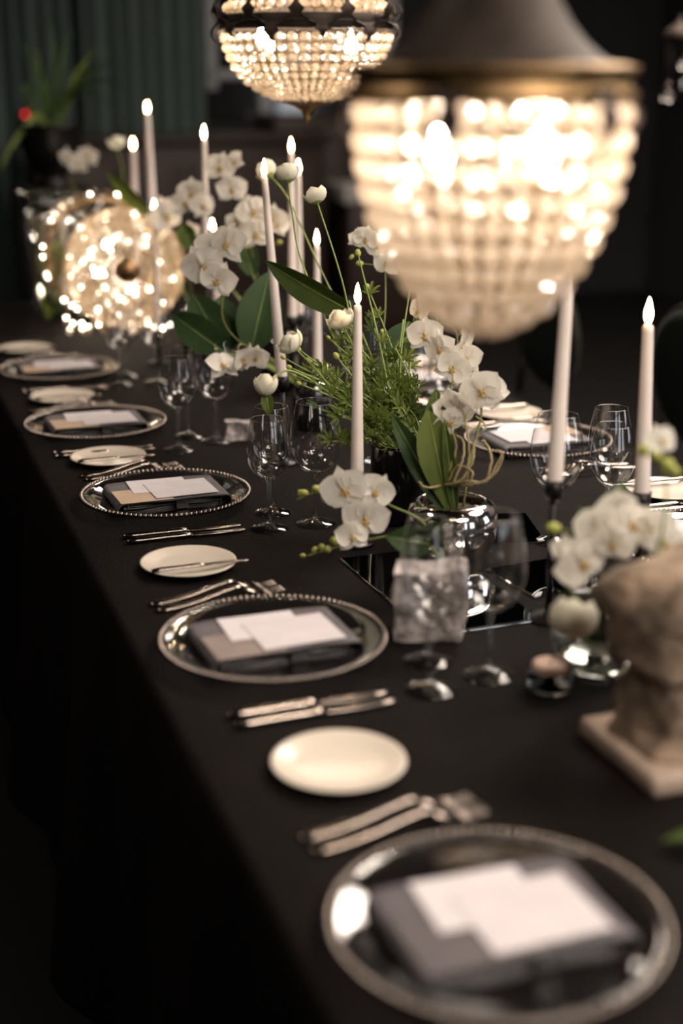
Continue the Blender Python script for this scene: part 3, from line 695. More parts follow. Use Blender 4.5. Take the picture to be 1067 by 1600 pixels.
# ------------------------------------------------------------------ candles and candlesticks
flame_me = MB().lathe([(1e-4, 0.0), (0.0030, 0.002), (0.0052, 0.007), (0.0058, 0.012), (0.0050, 0.019), (0.0032, 0.026), (0.0012, 0.033), (1e-4, 0.036)], 12).mesh('flame', M['flame'])
wick_me = MB().tube([(0, 0, -0.002), (0.0004, 0, 0.004), (0.001, 0, 0.007)], 0.0008, 5).mesh('wick', M['wick'])
def candle(top, bot, label, r=(0.0068, 0.0118), lit=True, fs=1.0, slabel=None, stick=True):
    T, B = Vector(top), Vector(bot); ax = T - B; L = ax.length
    t = thing('taper_candle', label, 'candle', B, group='ivory taper candles'); t.rotation_euler = frame(ax, (0, 1, 0)).to_euler()
    r0, r1 = r
    prof = [(1e-4, 0), (r1 * 0.9, 0)] + [(r1 + (r0 - r1) * q, L * q) for q in (0.02, 0.2, 0.4, 0.6, 0.8, 0.95)] + [(r0 * 0.98, L - 0.003), (r0 * 0.7, L - 0.0005), (r0 * 0.35, L - 0.0015), (1e-4, L - 0.002)]
    MB().lathe(prof, 20).build('wax_body', M['wax'], t)
    obj('wick', wick_me, t, Matrix.Translation((0, 0, L)))
    if lit: obj('flame', flame_me, t, Matrix.Translation((0, 0, L + 0.002)) @ frame(t.matrix_basis.to_3x3().inverted() @ Vector((0, 0, 1)), (0, 1, 0)) @ Matrix.Diagonal((fs, fs, fs, 1)))
    if stick:
        h = B.z - TZ + 0.018
        s = thing('candlestick', slabel, 'candlestick', (B.x, B.y, TZ), group='slim black candlesticks')
        MB().lathe([(1e-4, 0), (0.030, 0), (0.031, 0.003), (0.028, 0.006), (0.010, 0.009), (0.006, 0.014), (1e-4, 0.015)], 24).build('base', M['blackmetal'], s)
        MB().tube([(0, 0, 0.012), (0, 0, h - 0.03)], 0.0055, 10).build('stem', M['blackmetal'], s)
        MB().lathe([(1e-4, h - 0.034), (0.008, h - 0.032), (r1 + 0.0015, h - 0.022), (r1 + 0.002, h), (r1 + 0.0004, h), (r1 + 0.0002, h - 0.018), (1e-4, h - 0.0185)], 20).build('cup', M['blackmetal'], s)
candle((0.823, 2.305, 1.165), (0.793, 2.221, 0.874), 'lit ivory taper standing in front of the black vase', slabel='slim black candlestick in front of the black vase', fs=1.0)
candle((0.833, 2.911, 1.342), (0.828, 2.781, 0.931), 'lit ivory taper leaning to one side behind the wine glasses', slabel='slim black candlestick holding the leaning taper')
candle((1.032, 3.173, 1.166), (1.004, 3.088, 0.873), 'short lit ivory taper above the pointed green leaf', slabel='slim black candlestick behind the ranunculus stems')
candle((1.087, 3.548, 1.357), (1.049, 3.428, 0.945), 'taller of the two lit tapers standing close together', slabel='slim black candlestick of the taller paired taper')
candle((1.154, 3.704, 1.294), (1.120, 3.595, 0.923), 'shorter of the two lit tapers standing close together', slabel='slim black candlestick of the shorter paired taper')
candle((0.955, 3.931, 1.377), (0.925, 3.821, 1.004), 'lit ivory taper rising behind the white orchid cluster', slabel='slim black candlestick behind the white orchid cluster')
candle((1.020, 5.008, 1.424), (1.000, 4.863, 0.953), 'tallest lit taper, in front of the curtain', r=(0.0085, 0.0150), slabel='slim black candlestick of the tallest taper', fs=0.95)
candle((0.970, 5.030, 1.302), (0.945, 4.911, 0.906), 'lit taper beside the tallest one, above the fallen chandelier', r=(0.0095, 0.0140), slabel='slim black candlestick beside the fallen chandelier')
candle((0.832, 4.041, 1.174), (0.809, 3.941, 0.840), 'very thin lit taper standing in front of the fallen chandelier', r=(0.0048, 0.0066), slabel='slim black candlestick of the very thin taper', fs=0.95)
candle((0.989, 4.001, 1.114), (0.980, 3.925, 0.870), 'low lit taper half hidden behind big orchid blooms', slabel='slim black candlestick hidden behind big orchid blooms', fs=1.1)
candle((0.995, 1.870, 1.268), (0.944, 1.788, 0.961), 'ivory taper whose tip is hidden by the big chandelier', r=(0.0085, 0.0125), slabel='slim black candlestick beside the mirror tiles')
candle((1.161, 1.915, 1.174), (1.125, 1.842, 0.911), 'lone lit ivory taper in front of the green chair', r=(0.0085, 0.0128), slabel='slim black candlestick behind the stone sculpture', fs=1.12)

# ------------------------------------------------------------------ vessels
def glass_vessel(name, label, cat, loc, prof, th=0.0, mat='thinv', n=48):
    t = thing(name, label, cat, loc); MB().lathe(prof, n).build('wall', M[mat], t)
    return t
# black glossy cylinder vase
VB = Vector((0.936, 2.345, TZ))
t = thing('black_vase', 'glossy black cylinder vase holding ranunculus and greenery', 'vase', VB)
MB().lathe([(1e-4, 0.0), (0.066, 0.0), (0.068, 0.004), (0.0685, 0.14), (0.0690, 0.146), (0.0675, 0.148), (0.066, 0.146), (0.065, 0.02), (1e-4, 0.018)], 64).build('body', M['blackvase'], t)
MB().lathe([(0.0692, 0.1455), (0.0695, 0.1472), (0.068, 0.1488), (0.0665, 0.1475)], 64, close=True).build('rim', M['mercury'], t)
# mercury-silver bowl with the potted orchid
MBW = Vector((0.925, 2.112, TZ))
t = thing('mercury_bowl', 'round mirror-silver bowl holding the orchid with tangled roots', 'bowl', MBW)
MB().lathe([(1e-4, 0.0), (0.048, 0.0), (0.062, 0.010), (0.075, 0.035), (0.0785, 0.058), (0.0765, 0.078), (0.070, 0.092), (0.060, 0.0985), (0.055, 0.099), (0.0535, 0.096), (0.0565, 0.088), (0.062, 0.075), (0.06, 0.06), (1e-4, 0.055)], 64).build('body', M['mercury'], t)
tag(MB().lathe([(1e-4, 0.086), (0.03, 0.085), (0.050, 0.080), (0.058, 0.074)], 32).build('potting_bark', M['moss'], t), kind='stuff')
# dark vases hidden in the flowers farther down
for (x, y, h, r, lb) in ((0.985, 3.06, 0.13, 0.05, 'dark glass vase under the big white orchid blooms'), (1.03, 3.48, 0.16, 0.05, 'dark glass vase under the upper orchid sprays'), (0.93, 3.98, 0.15, 0.045, 'dark glass vase behind the low taper')):
    t = thing('dark_vase', lb, 'vase', (x, y, TZ), group='dark glass vases among the flowers')
    MB().lathe([(1e-4, 0), (r * 0.8, 0), (r, h * 0.3), (r * 0.95, h * 0.7), (r * 0.8, h), (r * 0.74, h), (r * 0.88, h * 0.7), (r * 0.9, h * 0.3), (1e-4, 0.01)], 40).build('body', M['blackvase'], t)
    MB().lathe([(r * 0.81, h - 0.003), (r * 0.82, h), (r * 0.78, h + 0.002), (r * 0.74, h)], 40, close=True).build('rim', M['glass'], t)
# clear test-tube bud vases among the ranunculus
for (p, lb) in (((1.017, 2.732, 0.982), 'slim clear tube vase behind the ranunculus stems'), ):
    b = Vector((p[0], p[1], TZ)); h = (1.026, 2.758, 1.074)[2] - TZ
    t = thing('tube_vase', lb, 'vase', b)
    MB().lathe([(1e-4, 0.002), (0.026, 0.002), (0.026, 0.006), (0.014, 0.012)], 24).build('foot', M['glass'], t)
    MB().lathe([(0.013, 0.011), (0.013, h - 0.01), (0.015, h)], 24).build('wall', M['thinv'], t)
# big clear square-shouldered vase at the far end, with a leaf inside
VF = Vector((0.702, 4.977, 0.760)); VF.z = TZ
t = thing('hurricane_vase', 'big clear glass vase with a curled green leaf inside at the table end', 'vase', VF)
def sq(r, z, n=48):
    out = []
    for k in range(n):
        a = 2 * PI * (k + 0.5) / n; c, s = math.cos(a), math.sin(a); e = 0.28
        out.append((r * math.copysign(abs(c) ** e, c), r * math.copysign(abs(s) ** e, s), z))
    return out
mb = MB(); lv = [(0.105, 0.004), (0.112, 0.02), (0.120, 0.15), (0.130, 0.30), (0.138, 0.405)]; vs = []; n = 48
for r, z in lv: vs += sq(r, z)
for r, z in reversed(lv): vs += sq(r - 0.006, z if z > 0.01 else 0.014)
fs = [(i * n + k, i * n + (k + 1) % n, (i + 1) * n + (k + 1) % n, (i + 1) * n + k) for i in range(len(lv) * 2 - 1) for k in range(n)]
fs += [tuple(range(n - 1, -1, -1)), tuple(range((len(lv) * 2 - 1) * n, len(lv) * 2 * n))]
mb.add(vs, fs); o = mb.build('wall', M['thinv'], t, True)
mb = MB(); vs = sq(0.1335, 0.372) + sq(0.1375, 0.404) + sq(0.1390, 0.406) + sq(0.1350, 0.372)
mb.add(vs, [(i * n + k, i * n + (k + 1) % n, ((i + 1) % 4) * n + (k + 1) % n, ((i + 1) % 4) * n + k) for i in range(4) for k in range(n)]); mb.build('rim', M['glass'], t)
cb = Vector((0.696, 4.983, 0.831)); cb.z = TZ + 0.0145
candle(((0.720, 5.073, 1.134)), tuple(cb), 'unlit pale taper standing inside the big clear vase', r=(0.011, 0.013), lit=False, stick=False)
# black urn on a tall dark pedestal behind the table
UB = Vector((0.816, 5.941, 1.116))
t = thing('pedestal', 'tall dark pedestal behind the table end, under the urn', 'pedestal', (UB.x, UB.y, 0))
MB().rbox((0, 0, UB.z / 2 - 0.03), (0.26, 0.26, UB.z - 0.14), 0.01).build('shaft', M['blackmetal'], t)
MB().rbox((0, 0, UB.z - 0.05), (0.32, 0.32, 0.10), 0.012).build('cap', M['blackmetal'], t)
MB().rbox((0, 0, 0.045), (0.32, 0.32, 0.09), 0.012).build('base', M['blackmetal'], t)
t = thing('black_urn', 'black urn with strap-leaved plant standing behind the table end', 'urn', UB)
MB().lathe([(1e-4, 0.0), (0.07, 0.0), (0.075, 0.012), (0.045, 0.03), (0.06, 0.055), (0.105, 0.11), (0.125, 0.17), (0.118, 0.215), (0.128, 0.235), (0.130, 0.245), (0.115, 0.245), (0.105, 0.21), (1e-4, 0.205)], 40).build('body', M['blackmetal'], t)
UR = UB.copy()
# clear bowl with white orchids behind the stone sculpture
GB = Vector((0.915, 1.585, TZ))
t = thing('glass_bowl', 'clear round glass bowl of white orchids behind the stone sculpture', 'bowl', GB)
MB().lathe([(0.034, 0.004), (0.050, 0.012), (0.062, 0.032), (0.066, 0.056), (0.062, 0.080), (0.050, 0.098), (0.046, 0.104)], 48).build('wall', M['thinv'], t)
MB().lathe([(1e-4, 0.0), (0.034, 0.0), (0.038, 0.004), (0.034, 0.008), (1e-4, 0.007)], 32).build('foot', M['glass'], t)
MB().lathe([(0.0455, 0.103), (0.047, 0.1045), (0.0465, 0.106), (0.045, 0.1045)], 48, close=True).build('rim', M['glass'], t)
MB().lathe([(1e-4, 0.010), (0.046, 0.0125), (0.059, 0.033), (0.063, 0.05), (1e-4, 0.05)], 32).build('water', M['water'], t)
# small clear vase on the mirror, holding the arching orchid spray
SV = Vector((0.842, 1.955, TZ + 0.004))
t = thing('bud_vase', 'clear faceted bud vase on the mirror tile behind the marble block', 'vase', SV)
MB().lathe([(0.028, 0.003), (0.036, 0.02), (0.038, 0.05), (0.030, 0.085), (0.020, 0.10), (0.024, 0.115)], 10).build('wall', M['thinv'], t, False)
MB().lathe([(1e-4, 0.0), (0.027, 0.0), (0.029, 0.003), (0.025, 0.012), (1e-4, 0.011)], 10).build('foot', M['glass'], t, False)
# tealight in a small glass cup
TL = Vector((0.832, 1.562, TZ))
t = thing('tealight_holder', 'small glass cup with an unlit blush tealight beside the orchid bowl', 'candle', TL)
MB().lathe([(1e-4, 0.0), (0.026, 0.0), (0.029, 0.004), (0.031, 0.030), (0.0295, 0.030), (0.027, 0.010), (1e-4, 0.008)], 32).build('cup', M['glass'], t)
MB().lathe([(1e-4, 0.0105), (0.0235, 0.0105), (0.0245, 0.014), (0.0245, 0.034), (0.023, 0.037), (0.012, 0.035), (1e-4, 0.0355)], 28).build('wax', pmat('blush_wax', (0.72, 0.50, 0.40), 0.5, col2=(0.78, 0.56, 0.45), nscale=30, sss=0.2), t)
MB().tube([(0, 0, 0.034), (0.001, 0, 0.044)], 0.0009, 5).build('wick', M['wick'], t)

# mirror tiles under the centrepiece
def tile(c, sx, sy, rz, label):
    t = thing('mirror_tile', label, 'mirror', (c[0], c[1], TZ), (0, 0, rz), 'mirror tiles on the black cloth')
    MB().rbox((0, 0, 0.002), (sx, sy, 0.004), 0.0012).build('pane', M['mirror'], t, False)
tile((0.835, 1.968), 0.185, 0.37, 0.03, 'mirror tile on the cloth under the orchid spray and bud vase')
tile((1.075, 2.215), 0.11, 0.17, -0.25, 'small mirror tile beside the silver bowl')
tile((1.030, 1.955), 0.15, 0.15, 0.12, 'small mirror tile behind the black candlestick')

# rough marble blocks
def block(c, d, rz, label):
    t = MB(); n = 9; hx, hy, hz = d[0] / 2, d[1] / 2, d[2]
    def rough(x, y, z):
        f = 0.0035 * (math.sin(91 * x + 40 * z + c[0] * 9) + math.sin(73 * y - 61 * z) + math.sin(120 * z + 55 * x))
        return (x + f * 0.7, y + f * 0.6, z + (0.6 * f if z > 0.012 else 0))
    for ax, sg in ((0, -1), (0, 1), (1, -1), (1, 1), (2, 1), (2, -1)):
        def fn(u, v, ax=ax, sg=sg):
            a_, b_ = u * 2 - 1, v * 2 - 1
            q = [(sg, a_, b_), (a_, sg, b_), (a_, b_, sg)][ax]
            return rough(q[0] * hx, q[1] * hy, (q[2] + 1) / 2 * hz)
        t.grid(fn, n, n)
    o = t.build('marble_block', M['marble'], None, False); o.location = (c[0], c[1], TZ); o.rotation_euler = (0, 0, rz)
    tag(o, label, 'stone block', 'rough marble blocks')
block((0.752, 1.790), (0.100, 0.05, 0.105), -0.36, 'rough pinkish grey marble block behind the wine glasses')
block((0.800, 3.030), (0.060, 0.050, 0.040), -0.2, 'small low grey stone block between wine glasses farther back')

# ------------------------------------------------------------------ weathered stone sculpture on its slab
t = thing('stone_sculpture', 'weathered stone fragment on a square pale stone slab', 'sculpture', (0.893, 1.335, TZ))
mb = MB().rbox((0, 0, 0.0125), (0.185, 0.178, 0.025), 0.006); mb.build('slab', M['slab'], t)
def st(u, v):
    a = 2 * PI * u; z = 0.025 + 0.215 * v
    hw = 0.066 + 0.004 * math.sin(v * 9)
    if v < 0.12: hw += 0.012 * (1 - v / 0.12)
    if v > 0.42: hw += 0.027 * min(1, (v - 0.42) / 0.09)
    if v > 0.92: hw -= 0.014 * (v - 0.92) / 0.08
    e = 0.55; c, s = math.cos(a), math.sin(a)
    x = hw * math.copysign(abs(c) ** e, c); y = hw * 0.9 * math.copysign(abs(s) ** e, s)
    tw = 0.35 * v; x, y = x * math.cos(tw) - y * math.sin(tw), x * math.sin(tw) + y * math.cos(tw)
    k = 1 + 0.05 * math.sin(3 * a + 7 * v) + 0.035 * math.sin(7 * a - 13 * v + 1) + 0.025 * math.sin(17 * v + 2 * a)
    return (x * k, y * k, z + (0.010 * math.sin(2 * a + 1) if v > 0.9 else 0))
mb = MB(); mb.grid(st, 56, 40); n = len(mb.v)
top = [mb.v[i * 41 + 40] for i in range(57)]; cx_ = sum(p[0] for p in top) / 57; cy2 = sum(p[1] for p in top) / 57
mb.v.append((cx_, cy2, 0.246)); mb.f += [(i * 41 + 40, (i + 1) * 41 + 40, n) for i in range(56)]
mb.build('body', M['stone'], t)
def lump(c, r, sc, name):
    mb = MB().sphere((0, 0, 0), r, 16, 10, sc); rnd = random.Random(3)
    mb.v = [tuple(Vector(p) * (1 + 0.08 * math.sin(40 * p[0] + 3) * math.sin(50 * p[2])) + Vector(c)) for p in mb.v]; mb.build(name, M['stone'], t)
lump((-0.062, -0.030, 0.150), 0.030, (0.8, 0.9, 1.1), 'carved_boss'); lump((0.02, -0.07, 0.185), 0.032, (1.1, 0.6, 0.9), 'carved_boss')

# ------------------------------------------------------------------ flowers and foliage
def petal_mesh(name, L, W, cup, back, mat, point=0.0, nu=6, nv=6, base=0.25):
    # a petal that grows from the origin along +Y and faces +Z
    def fn(u, v):
        y = u; prof = (math.sin(PI * min(1, (base + (1 - base) * u) ** (0.9 - 0.2 * point))) ** (0.75 + 0.5 * point)) if u < 1 else 0.0
        if u == 0: prof = 0.22
        s = v * 2 - 1; x = s * W / 2 * max(prof, 0.04)
        z = cup * (s * s) * W - back * (u ** 2) * L + 0.05 * L * math.sin(PI * u) + 0.012 * L * math.sin(9 * v + 5 * u)
        return (x, y * L, z)
    mb = MB(); mb.grid(fn, nu, nv); return mb.mesh(name, mat)
ORP = petal_mesh('orchid_petal', 0.041, 0.052, 0.10, 0.10, M['orchid'], base=0.12)
ORS = petal_mesh('orchid_sepal', 0.039, 0.031, 0.12, 0.16, M['orchid'], 0.3, base=0.12)
mb = MB(); mb.sphere((0, 0.002, 0.004), 0.0045, 8, 6, (1, 1, 1.3)); mb.sphere((0, -0.007, 0.007), 0.0060, 8, 6, (0.8, 1.2, 0.7)); mb.sphere((0.006, -0.004, 0.006), 0.004, 8, 6); mb.sphere((-0.006, -0.004, 0.006), 0.004, 8, 6)
mb.v = [(x * 0.8, y * 0.8, z * 0.8) for x, y, z in mb.v]
LIP = mb.mesh('orchid_lip', M['lip'])
BUDG = MB().lathe([(1e-4, 0), (0.45, 0.12), (0.62, 0.45), (0.5, 0.8), (0.2, 1.0), (1e-4, 1.05)], 10).mesh('orchid_bud', M['greenbud'])
def camdir(p): return (CAMP - Vector(p)).normalized()
def add_flower(t, o0, pos, size, rnd, roll=0.0, nrm=None):
    pos = Vector(pos); k = size / 0.078
    nv_ = (Vector(nrm) if nrm else camdir(pos) + Vector((rnd.uniform(-.7, .7), rnd.uniform(-.6, .6), rnd.uniform(-.5, .25)))).normalized()
    F = Matrix.Translation(pos - o0) @ frame(nv_) @ Matrix.Rotation(roll + rnd.uniform(-0.25, 0.25), 4, 'Z') @ Matrix.Diagonal((k, k, k, 1))
    f = obj('flower', LIP, t, F)
    for me, ang, zo in ((ORS, 0, -0.001), (ORS, 128, -0.001), (ORS, -128, -0.001), (ORP, 66, 0.0012), (ORP, -66, 0.0012)):
        obj('petal', me, f, Matrix.Translation((0, 0, zo)) @ Matrix.Rotation(math.radians(ang + rnd.uniform(-6, 6)), 4, 'Z') @ Matrix.Rotation(math.radians(rnd.uniform(-12, 8)), 4, 'X'))
def add_bud(t, o0, pos, r, d, me=None, name='bud'):
    obj(name, me or BUDG, t, Matrix.Translation(Vector(pos) - o0) @ frame(d) @ Matrix.Diagonal((r * 1.25, r * 1.25, r * 2.0, 1)))
def orchid_spray(label, path, flowers, buds=(), group='white orchid sprays', sr=0.0022, seed=1, mat='stemdark', stem=True):
    rnd = random.Random(seed); o0 = Vector(path[0]); t = thing('orchid_spray', label, 'orchid', o0, group=group)
    pts = bez(path, 10); MB().tube([p - o0 for p in pts], [sr * (1 - 0.5 * i / len(pts)) for i in range(len(pts))], 7).build('stem', M[mat], t)
    for fl in flowers:
        pos = Vector(fl[0]); add_flower(t, o0, pos, fl[1], rnd, fl[2] if len(fl) > 2 else 0.0)
        q = min(pts, key=lambda p: (p - pos).length); bk = pos - camdir(pos) * 0.004
        MB().tube([q - o0, (q * 0.4 + bk * 0.6 + Vector((0, 0, 0.006))) - o0, bk - o0], 0.0011, 5).build('pedicel', M['stem'], t)
    for (bp, r) in buds:
        bp = Vector(bp); q = min(pts, key=lambda p: (p - bp).length); d = bp - q
        if d.length < 1e-4: d = Vector((0, 0, 1))
        add_bud(t, o0, bp, r, d)
        if d.length > 0.004: MB().tube([q - o0, bp - o0], 0.0009, 5).build('pedicel', M['stem'], t)
    return t
def leaf_blade(t, o0, base, tip, wd, mat, bend=0.15, up=None, name='leaf', fold=0.18, stalk=None, wob=0.0, ob=0.85):
    # a leaf with midrib fold, thickness and its own bend
    base, tip = Vector(base), Vector(tip); ax = tip - base; L = ax.length; y = ax.normalized()
    n = Vector(up) if up else camdir((base + tip) / 2); n = (n - y * n.dot(y)).normalized(); x = y.cross(n); nu, nv = 12, 6; sides = []
    for off in (0.0, -0.0009):
        vs = []
        for i in range(nu + 1):
            u = i / nu; ww = wd / 2 * max(0.03, math.sin(PI * (0.06 + 0.94 * u) ** ob) ** 0.8) if i < nu else wd * 0.01
            for j in range(nv + 1):
                s = j / nv * 2 - 1
                p = base + y * (L * u) + x * (s * ww) + n * (abs(s) * ww * fold * 2 + bend * L * (math.sin(PI * u * 0.9)) + off + wob * math.sin(8 * u + s * 2) * wd)
                vs.append(p - o0)
        sides.append(vs)
    m = (nu + 1) * (nv + 1); fs = [(i * (nv + 1) + j, i * (nv + 1) + j + 1, (i + 1) * (nv + 1) + j + 1, (i + 1) * (nv + 1) + j) for i in range(nu) for j in range(nv)]
    mb = MB(); mb.add(sides[0] + sides[1], [tuple(reversed(f)) for f in fs] + [tuple(k + m for k in f) for f in fs])
    b = mb.build(name, M[mat], t)
    rib = [base + y * (L * u) + n * (bend * L * math.sin(PI * u * 0.9) + 0.0006) - o0 for u in (0, 0.25, 0.5, 0.75, 0.97)]
    MB().tube(rib, [0.0016, 0.0014, 0.0011, 0.0008, 0.0004], 5).build('midrib', M['stem'], b)
def leaf_thing(label, root, base, tip, wd, mat, **k):
    o0 = Vector(root); t = thing('foliage_leaf', label, 'leaf', o0, group='single big leaves among the flowers')
    leaf_blade(t, o0, base, tip, wd, mat, name='blade', **k)
    mid = (Vector(root) + Vector(base)) / 2 + Vector((0, 0, 0.01))
    MB().tube([p - o0 for p in bez([root, mid, base], 6)], 0.0022, 6).build('stalk', M['stem'], t)

# ---- ranunculus in the black vase
RP = petal_mesh('ranunculus_petal', 1.0, 1.15, 0.28, -0.12, M['budmat'], base=0.2)
def _cup(me):
    for v in me.vertices:      # wrap the petal round a ball
        x, y, z = v.co; a = x * 1.15; th = -0.15 + y * 2.35; r = 0.62 * math.sin(max(0.05, th * 0.92)) + 0.04
        v.co = (r * math.sin(a * 1.5), r * math.cos(a * 1.5), -0.55 * math.cos(th) )
_cup(RP); RP.update()
CORE = MB().sphere((0, 0, -0.02), 0.5, 12, 8, (1, 1, 0.95)).mesh('ranunculus_core', M['budmat'])
SEPAL = MB().lathe([(1e-4, -0.62), (0.16, -0.60), (0.36, -0.50), (0.46, -0.38), (0.40, -0.40), (1e-4, -0.52)], 8).mesh('calyx', M['stem'])
def ranunculus(label, path, r, seed, leaves=(), sr=0.0021, squash=1.0, opened=0.0):
    rnd = random.Random(seed); o0 = Vector(path[0]); t = thing('ranunculus', label, 'flower', o0, group='white ranunculus stems')
    pts = bez(path, 10); MB().tube([p - o0 for p in pts], [sr * (1 - 0.25 * i / len(pts)) for i in range(len(pts))], 7).build('stem', M['stem'], t)
    d = (pts[-1] - pts[-3]).normalized(); c = pts[-1] + d * r * 0.55; k = r / 0.6
    b = obj('bloom', CORE, t, Matrix.Translation(c - o0) @ frame(d, (0.3, 0.2, 1)) @ Matrix.Diagonal((k, k, k * squash, 1)))
    for i in range(7):
        s = 1.0 + 0.10 * (i % 3) + opened * (i % 2)
        obj('petal', RP, b, Matrix.Rotation(i * 2.4 + rnd.uniform(-.2, .2), 4, 'Z') @ Matrix.Rotation(math.radians(rnd.uniform(-6, 6)), 4, 'X') @ Matrix.Diagonal((s, s, 0.92 + 0.06 * (i % 3), 1)))
    obj('calyx', SEPAL, b)
    for q, dx, ln, wd in leaves:
        p = pts[int(q * (len(pts) - 1))]; leaf_blade(t, o0, p, p + Vector(dx) * ln, wd, 'leaf', bend=0.1)
V0 = VB + Vector((0, 0, 0.11))
def vp(dx, dy): return tuple(V0 + Vector((dx, dy, 0)))
ranunculus('white ranunculus bud on a tall stem, highest beside the paired tapers', [vp(0.0, -0.02), (0.895, 2.456, 0.991), (0.877, 2.543, 1.172), (0.852, 2.621, 1.318)], 0.0180, 1)
ranunculus('white ranunculus bud bent sideways beside the taller paired taper', [vp(-0.01, 0.02), (0.893, 2.495, 0.971), (0.842, 2.669, 1.182), (0.842, 2.747, 1.286), (0.840, 2.769, 1.351)], 0.0195, 2, squash=1.15)
ranunculus('white ranunculus half hidden behind the leaning taper flame', [vp(0.02, 0.0), (0.936, 2.505, 0.979), (0.914, 2.768, 1.154), (0.896, 2.952, 1.294), (0.873, 3.019, 1.341)], 0.0200, 3)
ranunculus('small cream ranunculus in front of the pointed leaf', [vp(0.0, -0.01), (0.881, 2.391, 0.981), (0.846, 2.389, 1.072), (0.820, 2.380, 1.122)], 0.0185, 4, opened=0.12)
ranunculus('white ranunculus low at the tip of the leaf-green stems near the leaning taper', [vp(-0.03, 0.0), (0.827, 2.361, 0.968), (0.761, 2.343, 1.046), (0.717, 2.340, 1.093)], 0.0185, 5, opened=0.1)
ranunculus('white oval ranunculus bud hanging over the wine glass rim', [vp(-0.03, -0.02), (0.796, 2.359, 0.994), (0.718, 2.358, 1.046), (0.677, 2.336, 1.036), (0.661, 2.324, 1.018), (0.660, 2.322, 1.026)], 0.0170, 6, [(0.78, (0.1, -0.2, -1), 0.040, 0.022)], squash=1.35)
ranunculus('white ranunculus deep inside the bunch of stems', [vp(-0.02, 0.02), (0.852, 2.415, 0.954), (0.824, 2.481, 0.991), (0.817, 2.488, 1.005)], 0.0190, 7)
# green stems with small round buds leaning out of the vase
def green_stem(label, path, br, seed, leaves):
    rnd = random.Random(seed); o0 = Vector(path[0]); t = thing('green_stem', label, 'flower stem', o0, group='budded green stems in the black vase')
    pts = bez(path, 8); MB().tube([p - o0 for p in pts], [0.0022 * (1 - 0.4 * i / len(pts)) for i in range(len(pts))], 7).build('stem', M['stem'], t)
    d = (pts[-1] - pts[-2]).normalized()
    if br: add_bud(t, o0, pts[-1] - d * 0.001, br, d)
    for k in range(leaves):
        q = 0.35 + 0.6 * k / max(1, leaves); p = pts[int(q * (len(pts) - 1))]
        a = rnd.uniform(0, 2 * PI); dv = (d * 0.6 + Vector((math.cos(a), math.sin(a), rnd.uniform(0, 0.7)))).normalized()
        frilled_leaf(t, o0, p, dv, rnd.uniform(0.028, 0.048), rnd)
def frilled_leaf(t, o0, p, d, L, rnd, mat='leaf'):
    # deeply cut leaf: lobes on a short stalk
    d = d.normalized(); n = (camdir(p) + Vector((rnd.uniform(-.8, .8), rnd.uniform(-.8, .8), rnd.uniform(-.2, .9)))); n = (n - d * n.dot(d)).normalized(); x = d.cross(n)
    vs = []; fs = []
    for (ang, l, w_) in ((0, 1.0, 0.20), (34, 0.80, 0.17), (-34, 0.80, 0.17), (70, 0.55, 0.14), (-70, 0.55, 0.14)):
        a = math.radians(ang); dd = d * math.cos(a) + x * math.sin(a); xx = x * math.cos(a) - d * math.sin(a); b = p + d * L * 0.18; i0 = len(vs)
        for q, ww in ((0.0, 0.25), (0.35, 0.8), (0.55, 1.0), (0.72, 0.6), (0.85, 0.75), (1.0, 0.06)):
            c = b + dd * (l * L * q * 0.82) + n * (0.12 * L * math.sin(q * 2.4))
            for s in (-1, 0, 1): vs.append(c + xx * (s * ww * w_ * L * 0.5) + n * (abs(s) * 0.05 * L) - o0)
        fs += [(i0 + i * 3 + j, i0 + i * 3 + j + 1, i0 + (i + 1) * 3 + j + 1, i0 + (i + 1) * 3 + j) for i in range(5) for j in range(2)]
    mb = MB(); mb.add(vs, fs); mb.tube([p - o0, p + d * L * 0.2 - o0], 0.0009, 5); mb.build('leaf', M[mat], t)
gs = [((0.725, 2.378, 1.047), 0.0055, 'towards the wine glasses, lowest'), ((0.755, 2.419, 1.069), 0.006, 'towards the leaning taper'), ((0.784, 2.444, 1.042), 0.0065, 'between the ranunculus blooms'), ((0.824, 2.412, 1.052), 0.007, 'just beside the front taper'),
      ((0.862, 2.499, 1.089), 0.006, 'behind the front taper'), ((0.931, 2.603, 1.211), 0.008, 'up beside the small orchid spray'), ((1.011, 2.535, 1.152), 0.0, 'up behind the big chandelier tip'), ((1.033, 2.541, 1.128), 0.0, 'up beside the chandelier edge'),
      ((0.732, 2.346, 1.024), 0.005, 'over the broad wine glass'), ((0.939, 2.420, 1.062), 0.0, 'towards the round dark leaf'), ((0.946, 2.510, 1.076), 0.005, 'straight up behind the tube vase'), ((0.832, 2.483, 1.075), 0.005, 'under the pointed leaf')]
gs += [((0.727, 2.424, 1.056), 0.005, 'far out towards the leaning taper'), ((0.756, 2.385, 1.032), 0.0, 'low between the wine glasses'), ((0.809, 2.453, 1.028), 0.006, 'middle of the left-leaning bunch'), ((0.734, 2.381, 1.031), 0.004, 'lowest but one of the left-leaning bunch'),
       ((0.899, 2.567, 1.131), 0.0, 'upwards to the pointed leaf'), ((0.949, 2.599, 1.149), 0.006, 'upwards below the small orchid spray'), ((0.860, 2.547, 1.099), 0.0, 'upwards beside the cream ranunculus'), ((1.001, 2.541, 1.093), 0.0, 'upwards beside the round leaf')]
rr = random.Random(11)
